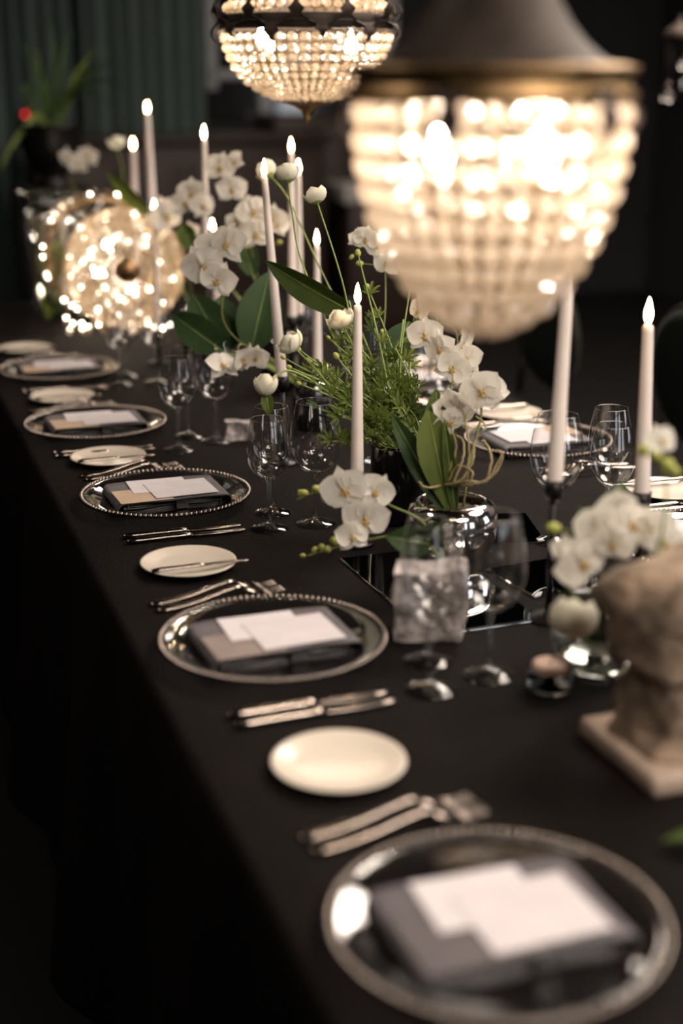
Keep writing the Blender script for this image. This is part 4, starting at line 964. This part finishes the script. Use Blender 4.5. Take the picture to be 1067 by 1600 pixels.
for i, (tip, br, where) in enumerate(gs):
    b = V0 + Vector((rr.uniform(-0.035, 0.035), rr.uniform(-0.035, 0.035), 0)); e = Vector(tip); mid = b * 0.5 + e * 0.5 + Vector((rr.uniform(-0.01, 0.01), 0, 0.02 + rr.uniform(0, 0.015)))
    green_stem(f'thin green stem leaning {where}', [tuple(b), tuple(mid), tip], br, 20 + i, 3 if i != 6 else 1)
# leafy sprigs filling the vase mouth
def sprig(label, tip, nleaf, seed, L=0.04, mat='leaf'):
    rnd = random.Random(seed); b = V0 + Vector((rnd.uniform(-0.04, 0.04), rnd.uniform(-0.04, 0.04), 0)); e = Vector(tip)
    t = thing('greenery_sprig', label, 'greenery', b, group='leafy sprigs in the black vase'); o0 = b
    pts = bez([b, b * 0.45 + e * 0.55 + Vector((0, 0, 0.018)), e], 8); MB().tube([p - o0 for p in pts], 0.0014, 6).build('stem', M['stem'], t)
    for k in range(nleaf):
        q = 0.35 + 0.65 * k / (nleaf - 1); p = pts[int(q * (len(pts) - 1))]; a = rnd.uniform(0, 2 * PI)
        d = ((e - b).normalized() * 0.7 + Vector((math.cos(a), math.sin(a), rnd.uniform(-0.2, 0.7)))).normalized()
        frilled_leaf(t, o0, p, d, L * rnd.uniform(0.75, 1.25), rnd, mat)
sp = [(500,640,2.52,'front edge above the broad wine glass'), (530,650,2.50,'front edge left of the front taper'), (540,600,2.56,'middle, left of the front taper'), (575,580,2.58,'middle, right of the front taper'), (600,610,2.56,'middle above the vase rim'),
      (625,600,2.60,'towards the orchid leaves'), (640,640,2.58,'low towards the orchid leaves'), (590,650,2.50,'front of the vase rim'), (520,690,2.47,'drooping over the broad wine glass'), (560,540,2.66,'upper, behind the front taper'),
      (615,560,2.66,'upper, beside the round dark leaf'), (655,600,2.64,'outermost beside the orchid stem'), (500,600,2.60,'among the leaning stems'), (635,565,2.70,'rear, above the orchid leaves'), (545,690,2.46,'hanging before the vase beside the taper'), (580,500,2.72,'highest, beside the tube vase')]
SPT = [(0.766, 2.341, 0.977), (0.791, 2.308, 0.970), (0.826, 2.376, 1.012), (0.873, 2.388, 1.030), (0.890, 2.350, 1.001), (0.933, 2.381, 1.004), (0.938, 2.344, 0.963), (0.855, 2.286, 0.970), (0.766, 2.272, 0.935), (0.888, 2.481, 1.060), (0.948, 2.453, 1.037), (0.981, 2.406, 0.995), (0.795, 2.428, 1.004), (0.984, 2.480, 1.024), (0.790, 2.254, 0.937), (0.936, 2.542, 1.096)]
for i, (q, p) in enumerate(zip(sp, SPT)):
    sprig('cut-leaved green sprig in the black vase, ' + q[3], p, 7, 50 + i, 0.034, 'leaf' if i % 3 else 'leafmid')

# ---- big single leaves
leaf_thing('broad upright dark green leaf behind the leaning taper', (0.97, 3.055, TZ + 0.10), (0.818, 2.985, 0.970), (0.878, 3.038, 1.130), 0.098, 'leafdark', bend=0.04, fold=0.12)
leaf_thing('dark green leaf leaning towards the fallen chandelier', (0.965, 3.07, TZ + 0.10), (0.767, 3.023, 0.967), (0.721, 3.119, 1.078), 0.085, 'leafdark', bend=0.06)
leaf_thing('dark green leaf below the big orchid blooms', (0.96, 3.05, TZ + 0.10), (0.778, 3.039, 0.959), (0.786, 3.116, 1.070), 0.08, 'leafdark', bend=0.05)
leaf_thing('low dark green leaf spreading over the wine glasses', (0.955, 3.045, TZ + 0.10), (0.756, 2.983, 0.967), (0.671, 3.100, 1.035), 0.075, 'leafdark', bend=0.08)
leaf_thing('pointed green leaf aimed at the leaning taper', tuple(V0), (0.911, 2.576, 1.107), (0.779, 2.717, 1.195), 0.055, 'leafmid', bend=0.05, fold=0.35, up=(-0.5, -0.6, -0.05))
leaf_thing('round dark green leaf above the silver bowl orchid', (0.955, 2.37, TZ + 0.11), (0.979, 2.565, 1.007), (1.034, 2.592, 1.080), 0.062, 'leafdark', bend=0.05)
leaf_thing('small dark leaf below the round one behind the ranunculus', (0.955, 2.36, TZ + 0.11), (0.962, 2.541, 0.983), (1.007, 2.583, 1.025), 0.045, 'leafdark', bend=0.05)
leaf_thing('bright green leaf beside the tallest taper', (0.93, 3.98, TZ + 0.11), (0.842, 4.174, 1.152), (0.750, 4.300, 1.270), 0.042, 'leaf', bend=0.06, fold=0.3)
leaf_thing('green leaf between the orchid sprays and low taper', (1.03, 3.475, TZ + 0.12), (0.849, 3.660, 1.108), (0.843, 3.736, 1.167), 0.05, 'leafmid')
leaf_thing('green leaf under the middle orchid spray', (1.03, 3.47, TZ + 0.12), (0.939, 3.397, 1.074), (0.938, 3.476, 1.147), 0.06, 'leafdark')
t = thing('fallen_leaf', 'green leaf lying on the cloth next to the frontmost charger', 'leaf', (0.80, 1.14, TZ + 0.004))
leaf_blade(t, Vector((0.80, 1.14, TZ + 0.004)), (0.86, 1.10, TZ + 0.006), (0.752, 1.150, TZ + 0.006), 0.042, 'leafmid', bend=0.10, up=(0, 0, 1), name='blade')

# ---- white orchid sprays
A1 = (0.985, 3.06, TZ + 0.09); A2 = (1.03, 3.48, TZ + 0.11); A3 = (0.93, 3.98, TZ + 0.10)
orchid_spray('big white orchid blooms below the low taper', [A1, (0.768, 2.971, 1.011), (0.758, 2.976, 1.121), (0.741, 2.984, 1.195), (0.720, 2.994, 1.202)],
             [((0.761, 2.947, 1.203), 0.092), ((0.706, 2.941, 1.161), 0.098, 0.3), ((0.731, 2.923, 1.132), 0.085, -0.3), ((0.735, 2.987, 1.195), 0.075)], seed=1)
orchid_spray('white orchid blooms lying low behind the wine glasses', [A1, (0.793, 2.932, 0.988), (0.761, 2.893, 0.969), (0.723, 2.881, 0.960)],
             [((0.766, 2.859, 0.971), 0.080), ((0.724, 2.870, 0.959), 0.075), ((0.794, 2.861, 0.973), 0.06)], seed=2)
orchid_spray('white orchids around the taper behind the cluster', [A2, (0.883, 3.527, 1.076), (0.883, 3.584, 1.183), (0.851, 3.650, 1.250)],
             [((0.845, 3.621, 1.257), 0.085), ((0.824, 3.621, 1.233), 0.075), ((0.864, 3.594, 1.227), 0.072)], seed=3)
orchid_spray('highest white orchid spray, beside the leaning taper flame', [A2, (0.943, 3.410, 1.119), (0.942, 3.454, 1.255), (0.897, 3.494, 1.330)],
             [((0.883, 3.476, 1.328), 0.080), ((0.917, 3.468, 1.340), 0.062, 0.4), ((0.902, 3.442, 1.278), 0.080, 0.2)], seed=4)
orchid_spray('white orchid spray just behind the leaning taper', [A2, (0.960, 3.300, 1.070), (0.963, 3.332, 1.173), (0.932, 3.362, 1.232)],
             [((0.928, 3.341, 1.231), 0.088), ((0.970, 3.333, 1.218), 0.080), ((0.926, 3.315, 1.182), 0.085), ((0.893, 3.367, 1.205), 0.060), ((0.983, 3.334, 1.200), 0.066)], [((0.973, 3.302, 1.158), 0.009)], seed=5)
orchid_spray('single wide white orchid above the fallen chandelier', [A3, (0.899, 3.959, 1.059), (0.882, 3.992, 1.145), (0.856, 4.010, 1.171)],
             [((0.849, 3.979, 1.170), 0.115, 0.5), ((0.913, 3.954, 1.127), 0.06)], seed=6)
orchid_spray('small white orchid spray against the big chandelier edge', [tuple(V0), (0.969, 2.576, 0.962), (1.013, 2.671, 1.098), (1.026, 2.722, 1.200), (1.001, 2.741, 1.233)],
             [((0.989, 2.721, 1.228), 0.058), ((1.010, 2.710, 1.216), 0.055, 0.3), ((1.024, 2.695, 1.181), 0.060), ((0.976, 2.738, 1.230), 0.045)], [((0.980, 2.710, 1.181), 0.008), ((0.966, 2.731, 1.197), 0.006)], seed=7)
# far single orchid by the urn
FV = Vector((0.829, 4.788, 0.760)); 
t = thing('stem_vase', 'slim clear vase behind the fallen chandelier holding two tall stems', 'vase', (FV.x, FV.y + 0.25, TZ))
MB().lathe([(1e-4, 0.002), (0.028, 0.002), (0.030, 0.006), (0.02, 0.02), (0.017, 0.20), (0.022, 0.215)], 24).build('wall', M['thinv'], t)
fv = (FV.x, FV.y + 0.25, TZ + 0.08)
orchid_spray('far white orchid cluster hanging near the black urn', [fv, (0.820, 5.102, 1.090), (0.763, 5.156, 1.197), (0.801, 5.171, 1.283)],
             [((0.765, 5.145, 1.268), 0.085), ((0.829, 5.126, 1.276), 0.080), ((0.791, 5.118, 1.247), 0.075)], seed=8)
ranunculus('far small cream ranunculus on a curved stem beside the tapers', [fv, (0.871, 4.761, 1.117), (0.868, 4.693, 1.244), (0.849, 4.672, 1.330)], 0.0240, 9)

# arching orchid spray in front of the front taper, rising from the bud vase
sv = tuple(SV + Vector((0, 0, 0.02)))
t = orchid_spray('white orchid spray with yellow-orange throats arching below the front taper', [sv, (0.835, 1.937, 0.826), (0.827, 2.006, 0.862), (0.795, 2.066, 0.875), (0.755, 2.109, 0.897), (0.698, 2.137, 0.888), (0.661, 2.145, 0.876)],
             [((0.721, 2.079, 0.904), 0.082, 0.2), ((0.771, 2.071, 0.899), 0.066, -0.4), ((0.745, 2.046, 0.862), 0.080, 0.1)], [((0.692, 2.129, 0.893), 0.0095), ((0.700, 2.114, 0.887), 0.0085), ((0.680, 2.142, 0.884), 0.0075), ((0.668, 2.145, 0.880), 0.006)], seed=9, mat='stem')
orchid_spray('drooping orchid tip with cream bud above the mirror tile', [sv, (0.832, 1.937, 0.822), (0.803, 1.998, 0.845), (0.761, 2.031, 0.834), (0.717, 2.063, 0.816), (0.657, 2.078, 0.800)],
             [((0.719, 2.036, 0.839), 0.058, 0.3)], [((0.696, 2.051, 0.826), 0.0100), ((0.688, 2.061, 0.813), 0.008), ((0.675, 2.065, 0.813), 0.0075), ((0.665, 2.077, 0.804), 0.006), ((0.655, 2.079, 0.800), 0.005)], seed=10, mat='stem')
o0 = Vector(sv); leaf_blade(t, o0, (0.810, 1.931, 0.849), (0.739, 1.939, 0.867), 0.050, 'leafdark', bend=0.05)
leaf_blade(t, o0, (0.807, 1.933, 0.853), (0.815, 1.900, 0.895), 0.045, 'leafdark', bend=0.08)

# orchid plant with tangled roots in the silver bowl
B0 = MBW + Vector((0, 0, 0.086)); o0 = B0
t = orchid_spray('white orchid plant with upright leaves and tangled roots in the silver bowl', [tuple(B0), (0.928, 2.165, 0.947), (0.963, 2.215, 1.035), (0.988, 2.253, 1.110), (0.973, 2.286, 1.128), (0.952, 2.301, 1.119)],
    [((0.932, 2.262, 1.113), 0.066, 0.3), ((0.951, 2.237, 1.092), 0.070), ((0.991, 2.237, 1.098), 0.066, 0.5), ((0.964, 2.212, 1.063), 0.068, -0.4), ((0.995, 2.228, 1.075), 0.060), ((0.965, 2.311, 1.164), 0.060), ((0.941, 2.314, 1.147), 0.05)],
    [((0.991, 2.243, 1.117), 0.006)], group='potted orchid', seed=12)
t['label'] = 'white orchid plant with upright leaves and tangled roots in the silver bowl'; t.name = 'potted_orchid'
pt2 = bez([tuple(B0 + Vector((0.02, 0, 0))), (0.962, 2.125, 0.926), (0.990, 2.148, 0.993), (0.990, 2.169, 1.025), (0.987, 2.189, 1.049)], 10)
MB().tube([p - o0 for p in pt2], 0.0021, 7).build('stem', M['stemdark'], t)
rnd = random.Random(31)
for p, s, r in (((0.986, 2.140, 1.035), 0.080, 0.4), ((0.950, 2.155, 1.008), 0.068, -0.3), ((0.939, 2.199, 0.995), 0.060, 0.2), ((0.932, 2.153, 0.983), 0.060, 0.8), ((1.008, 2.142, 1.030), 0.06, 1.0)):
    add_flower(t, o0, p, s, rnd, r); q = min(pt2, key=lambda a: (a - Vector(p)).length)
    MB().tube([q - o0, Vector(p) - camdir(p) * 0.004 - o0], 0.0010, 5).build('pedicel', M['stem'], t)
leaf_blade(t, o0, tuple(B0 + Vector((-0.010, -0.01, -0.004))), (0.901, 2.171, 1.004), 0.064, 'leaf', bend=0.05, fold=0.10, ob=1.35)
leaf_blade(t, o0, tuple(B0 + Vector((-0.004, 0.01, -0.004))), (0.936, 2.221, 1.026), 0.058, 'leafmid', bend=0.04, fold=0.10, ob=1.5)
leaf_blade(t, o0, tuple(B0 + Vector((-0.012, 0.0, -0.004))), (0.864, 2.243, 0.982), 0.040, 'leafdark', bend=0.10, fold=0.3)
leaf_blade(t, o0, tuple(B0 + Vector((0.0, -0.012, -0.004))), (0.918, 2.139, 0.993), 0.022, 'leafmid', bend=0.05, fold=0.4)
roots = [[(0.912, 2.129, 0.888), (0.916, 2.112, 0.906), (0.928, 2.110, 0.949), (0.921, 2.113, 0.984), (0.932, 2.115, 1.002)], [(0.916, 2.106, 0.889), (0.933, 2.084, 0.906), (0.945, 2.094, 0.952), (0.948, 2.117, 0.990), (0.961, 2.129, 1.008)],
         [(0.909, 2.108, 0.888), (0.921, 2.075, 0.901), (0.940, 2.069, 0.936), (0.951, 2.085, 0.964), (0.969, 2.087, 0.989), (0.961, 2.105, 1.002)], [(0.919, 2.104, 0.885), (0.929, 2.062, 0.904), (0.959, 2.052, 0.904), (0.978, 2.055, 0.931), (0.987, 2.057, 0.949), (0.978, 2.072, 0.950)],
         [(0.908, 2.119, 0.884), (0.882, 2.096, 0.889), (0.864, 2.092, 0.893), (0.858, 2.097, 0.901)], [(0.922, 2.093, 0.888), (0.940, 2.047, 0.903), (0.959, 2.034, 0.917), (0.975, 2.035, 0.936), (0.980, 2.037, 0.950)],
         [(0.915, 2.108, 0.893), (0.925, 2.092, 0.923), (0.934, 2.055, 0.921), (0.928, 2.051, 0.903)], [(0.914, 2.087, 0.895), (0.928, 2.083, 0.934), (0.937, 2.100, 0.962), (0.926, 2.107, 0.972)], [(0.955, 2.043, 0.907), (0.966, 2.051, 0.944), (0.962, 2.071, 0.967), (0.957, 2.073, 0.967)]]
for pts in roots:
    pp = bez(pts, 8); MB().tube([p - o0 + Vector((rnd.uniform(-1, 1), rnd.uniform(-1, 1), rnd.uniform(-1, 1))) * 0.0008 for p in pp], [0.0026 * (1 - 0.45 * i / len(pp)) for i in range(len(pp))], 6).build('root', M['root'], t)

# white orchids in the clear bowl behind the stone sculpture
G0 = GB + Vector((0, 0, 0.045)); o0 = G0
t = orchid_spray('bunch of white orchids and a cream bloom in the clear bowl', [tuple(G0), (0.914, 1.573, 0.878), (0.898, 1.569, 0.953), (0.917, 1.566, 0.996)],
    [((0.886, 1.549, 0.981), 0.072, 0.2), ((0.855, 1.536, 0.942), 0.078, 0.5), ((0.925, 1.537, 0.985), 0.070), ((0.948, 1.517, 0.983), 0.066, 0.3), ((0.917, 1.557, 1.005), 0.050, 0.2), ((0.853, 1.573, 0.950), 0.045), ((0.892, 1.521, 0.969), 0.06)],
    [((0.848, 1.582, 0.975), 0.0095)], group='orchids in the clear bowl', seed=14)
bl = obj('cream_bloom', CORE, t, Matrix.Translation(Vector((0.834, 1.512, 0.879)) - o0) @ frame((0.35, 0.6, 0.7)) @ Matrix.Diagonal((0.044, 0.044, 0.044, 1)))
for i in range(7): obj('petal', RP, bl, Matrix.Rotation(i * 2.4, 4, 'Z') @ Matrix.Diagonal((1.05 + 0.08 * (i % 2),) * 3 + (1,)))
MB().tube([p - o0 for p in bez([tuple(G0), (0.870, 1.540, 0.832), (0.849, 1.535, 0.864)], 6)], 0.0022, 6).build('stem', M['stem'], t)
leaf_blade(t, o0, (0.917, 1.610, 0.929), (0.977, 1.648, 1.008), 0.050, 'leafdark', bend=0.08)
leaf_blade(t, o0, (0.930, 1.608, 0.937), (0.912, 1.651, 0.981), 0.045, 'leafdark', bend=0.08)
leaf_blade(t, o0, tuple(G0), (0.840, 1.554, 0.913), 0.040, 'leafdark', bend=0.1)
leaf_blade(t, o0, tuple(G0), (0.864, 1.520, 0.903), 0.036, 'leafdark', bend=0.1)
t.name = 'orchid_bunch'
orchid_spray('yellow-green budded orchid tip in front of the lone taper', [tuple(G0 + Vector((0.02, 0, 0))), (0.927, 1.481, 0.952), (0.929, 1.465, 1.041), (0.915, 1.464, 1.091), (0.885, 1.467, 1.103)],
    [((0.919, 1.470, 1.114), 0.045, 0.3), ((0.945, 1.483, 0.975), 0.05)], [((0.884, 1.458, 1.107), 0.010), ((0.909, 1.445, 1.095), 0.011), ((0.902, 1.460, 1.100), 0.008), ((0.925, 1.457, 1.080), 0.008)], seed=15, mat='stem')

# leaf curled inside the big clear vase
t = thing('vase_plant', 'curled bright green leaf standing inside the big clear vase', 'leaf', (VF.x, VF.y, TZ + 0.016)); o0 = Vector((VF.x, VF.y, TZ + 0.016))
leaf_blade(t, o0, (0.658, 4.932, 0.872), (0.633, 4.966, 1.016), 0.075, 'leaf', bend=0.18)
leaf_blade(t, o0, (0.663, 4.931, 0.872), (0.690, 4.969, 1.018), 0.062, 'leaf', bend=0.15)
leaf_blade(t, o0, (0.650, 4.935, 0.872), (0.621, 4.972, 0.956), 0.06, 'leafdark', bend=0.1)
MB().tube([p - o0 for p in bez([(VF.x, VF.y, TZ + 0.016), (0.654, 4.919, 0.826), (0.660, 4.935, 0.883)], 6)], 0.004, 6).build('stalk', M['stem'], t)
leaf_thing('small bright leaf lying at the foot of the big clear vase', tuple(tz((0.646, 4.923, 0.760), 0.004)), tuple(tz((0.646, 4.952, 0.760), 0.006)), tuple(tz((0.578, 4.691, 0.861), 0.10)), 0.06, 'leaf')

# strap-leaved plant in the urn
t = thing('strap_leaf_plant', 'dark strap-leaved plant spilling out of the black urn', 'plant', UR + Vector((0, 0, 0.206))); o0 = UR + Vector((0, 0, 0.206))
def strap(path, wd, mat):
    pts = bez(path, 7); n = len(pts); vs = []
    for i, p in enumerate(pts):
        tdir = (pts[min(i + 1, n - 1)] - pts[max(i - 1, 0)]).normalized(); c = camdir(p); x = tdir.cross(c).normalized(); nn = x.cross(tdir)
        ww = wd / 2 * (1 - 0.92 * (i / (n - 1)) ** 2.2)
        for s in (-1, 0, 1): vs.append(p + x * (s * ww) + nn * (0.004 * abs(s)) - o0)
    m = len(vs); vs += [Vector(v) - camdir(v + o0) * 0.0015 for v in vs]
    fs = [(i * 3 + k, i * 3 + k + 1, (i + 1) * 3 + k + 1, (i + 1) * 3 + k) for i in range(n - 1) for k in range(2)]
    mb = MB(); mb.add(vs, fs + [tuple(m + q for q in reversed(f)) for f in fs]); mb.build('leaf', M[mat], t)
ub = tuple(o0)
for path, wd, mt in (([ub, (0.877, 5.963, 1.419), (0.930, 5.962, 1.542), (1.014, 5.946, 1.651)], 0.035, 'leaf'), ([ub, (0.866, 5.970, 1.431), (0.954, 5.921, 1.542), (1.044, 5.846, 1.578)], 0.025, 'leafmid'), ([ub, (0.892, 5.966, 1.444), (1.002, 5.911, 1.529), (1.119, 5.793, 1.493)], 0.022, 'leafdark'),
                     ([ub, (0.841, 6.046, 1.467), (0.868, 6.085, 1.616), (0.873, 6.139, 1.789)], 0.03, 'leafdark'), ([ub, (0.812, 6.023, 1.468), (0.773, 6.054, 1.591), (0.746, 6.095, 1.689)], 0.03, 'leafdark'), ([ub, (0.795, 5.999, 1.444), (0.747, 5.991, 1.505), (0.705, 5.958, 1.493)], 0.03, 'leafdark'),
                     ([ub, (0.864, 6.027, 1.468), (0.897, 6.060, 1.603), (0.951, 6.081, 1.727)], 0.03, 'leafdark'), ([ub, (0.829, 6.009, 1.443), (0.802, 6.058, 1.566), (0.807, 6.088, 1.665)], 0.03, 'leafmid'), ([ub, (0.906, 5.969, 1.468), (0.973, 5.955, 1.566), (1.103, 5.880, 1.610)], 0.02, 'leafdark'), ([ub, (0.875, 5.945, 1.432), (0.928, 5.859, 1.493), (1.056, 5.740, 1.434)], 0.02, 'leafdark'),
                     ([ub, (0.772, 5.947, 1.395), (0.698, 5.887, 1.337), (0.639, 5.841, 1.266), (0.593, 5.809, 1.189)], 0.028, 'leaf'), ([ub, (0.767, 5.997, 1.407), (0.736, 5.983, 1.469), (0.737, 6.000, 1.522)], 0.022, 'leafmid')):
    strap(path, wd, mt)
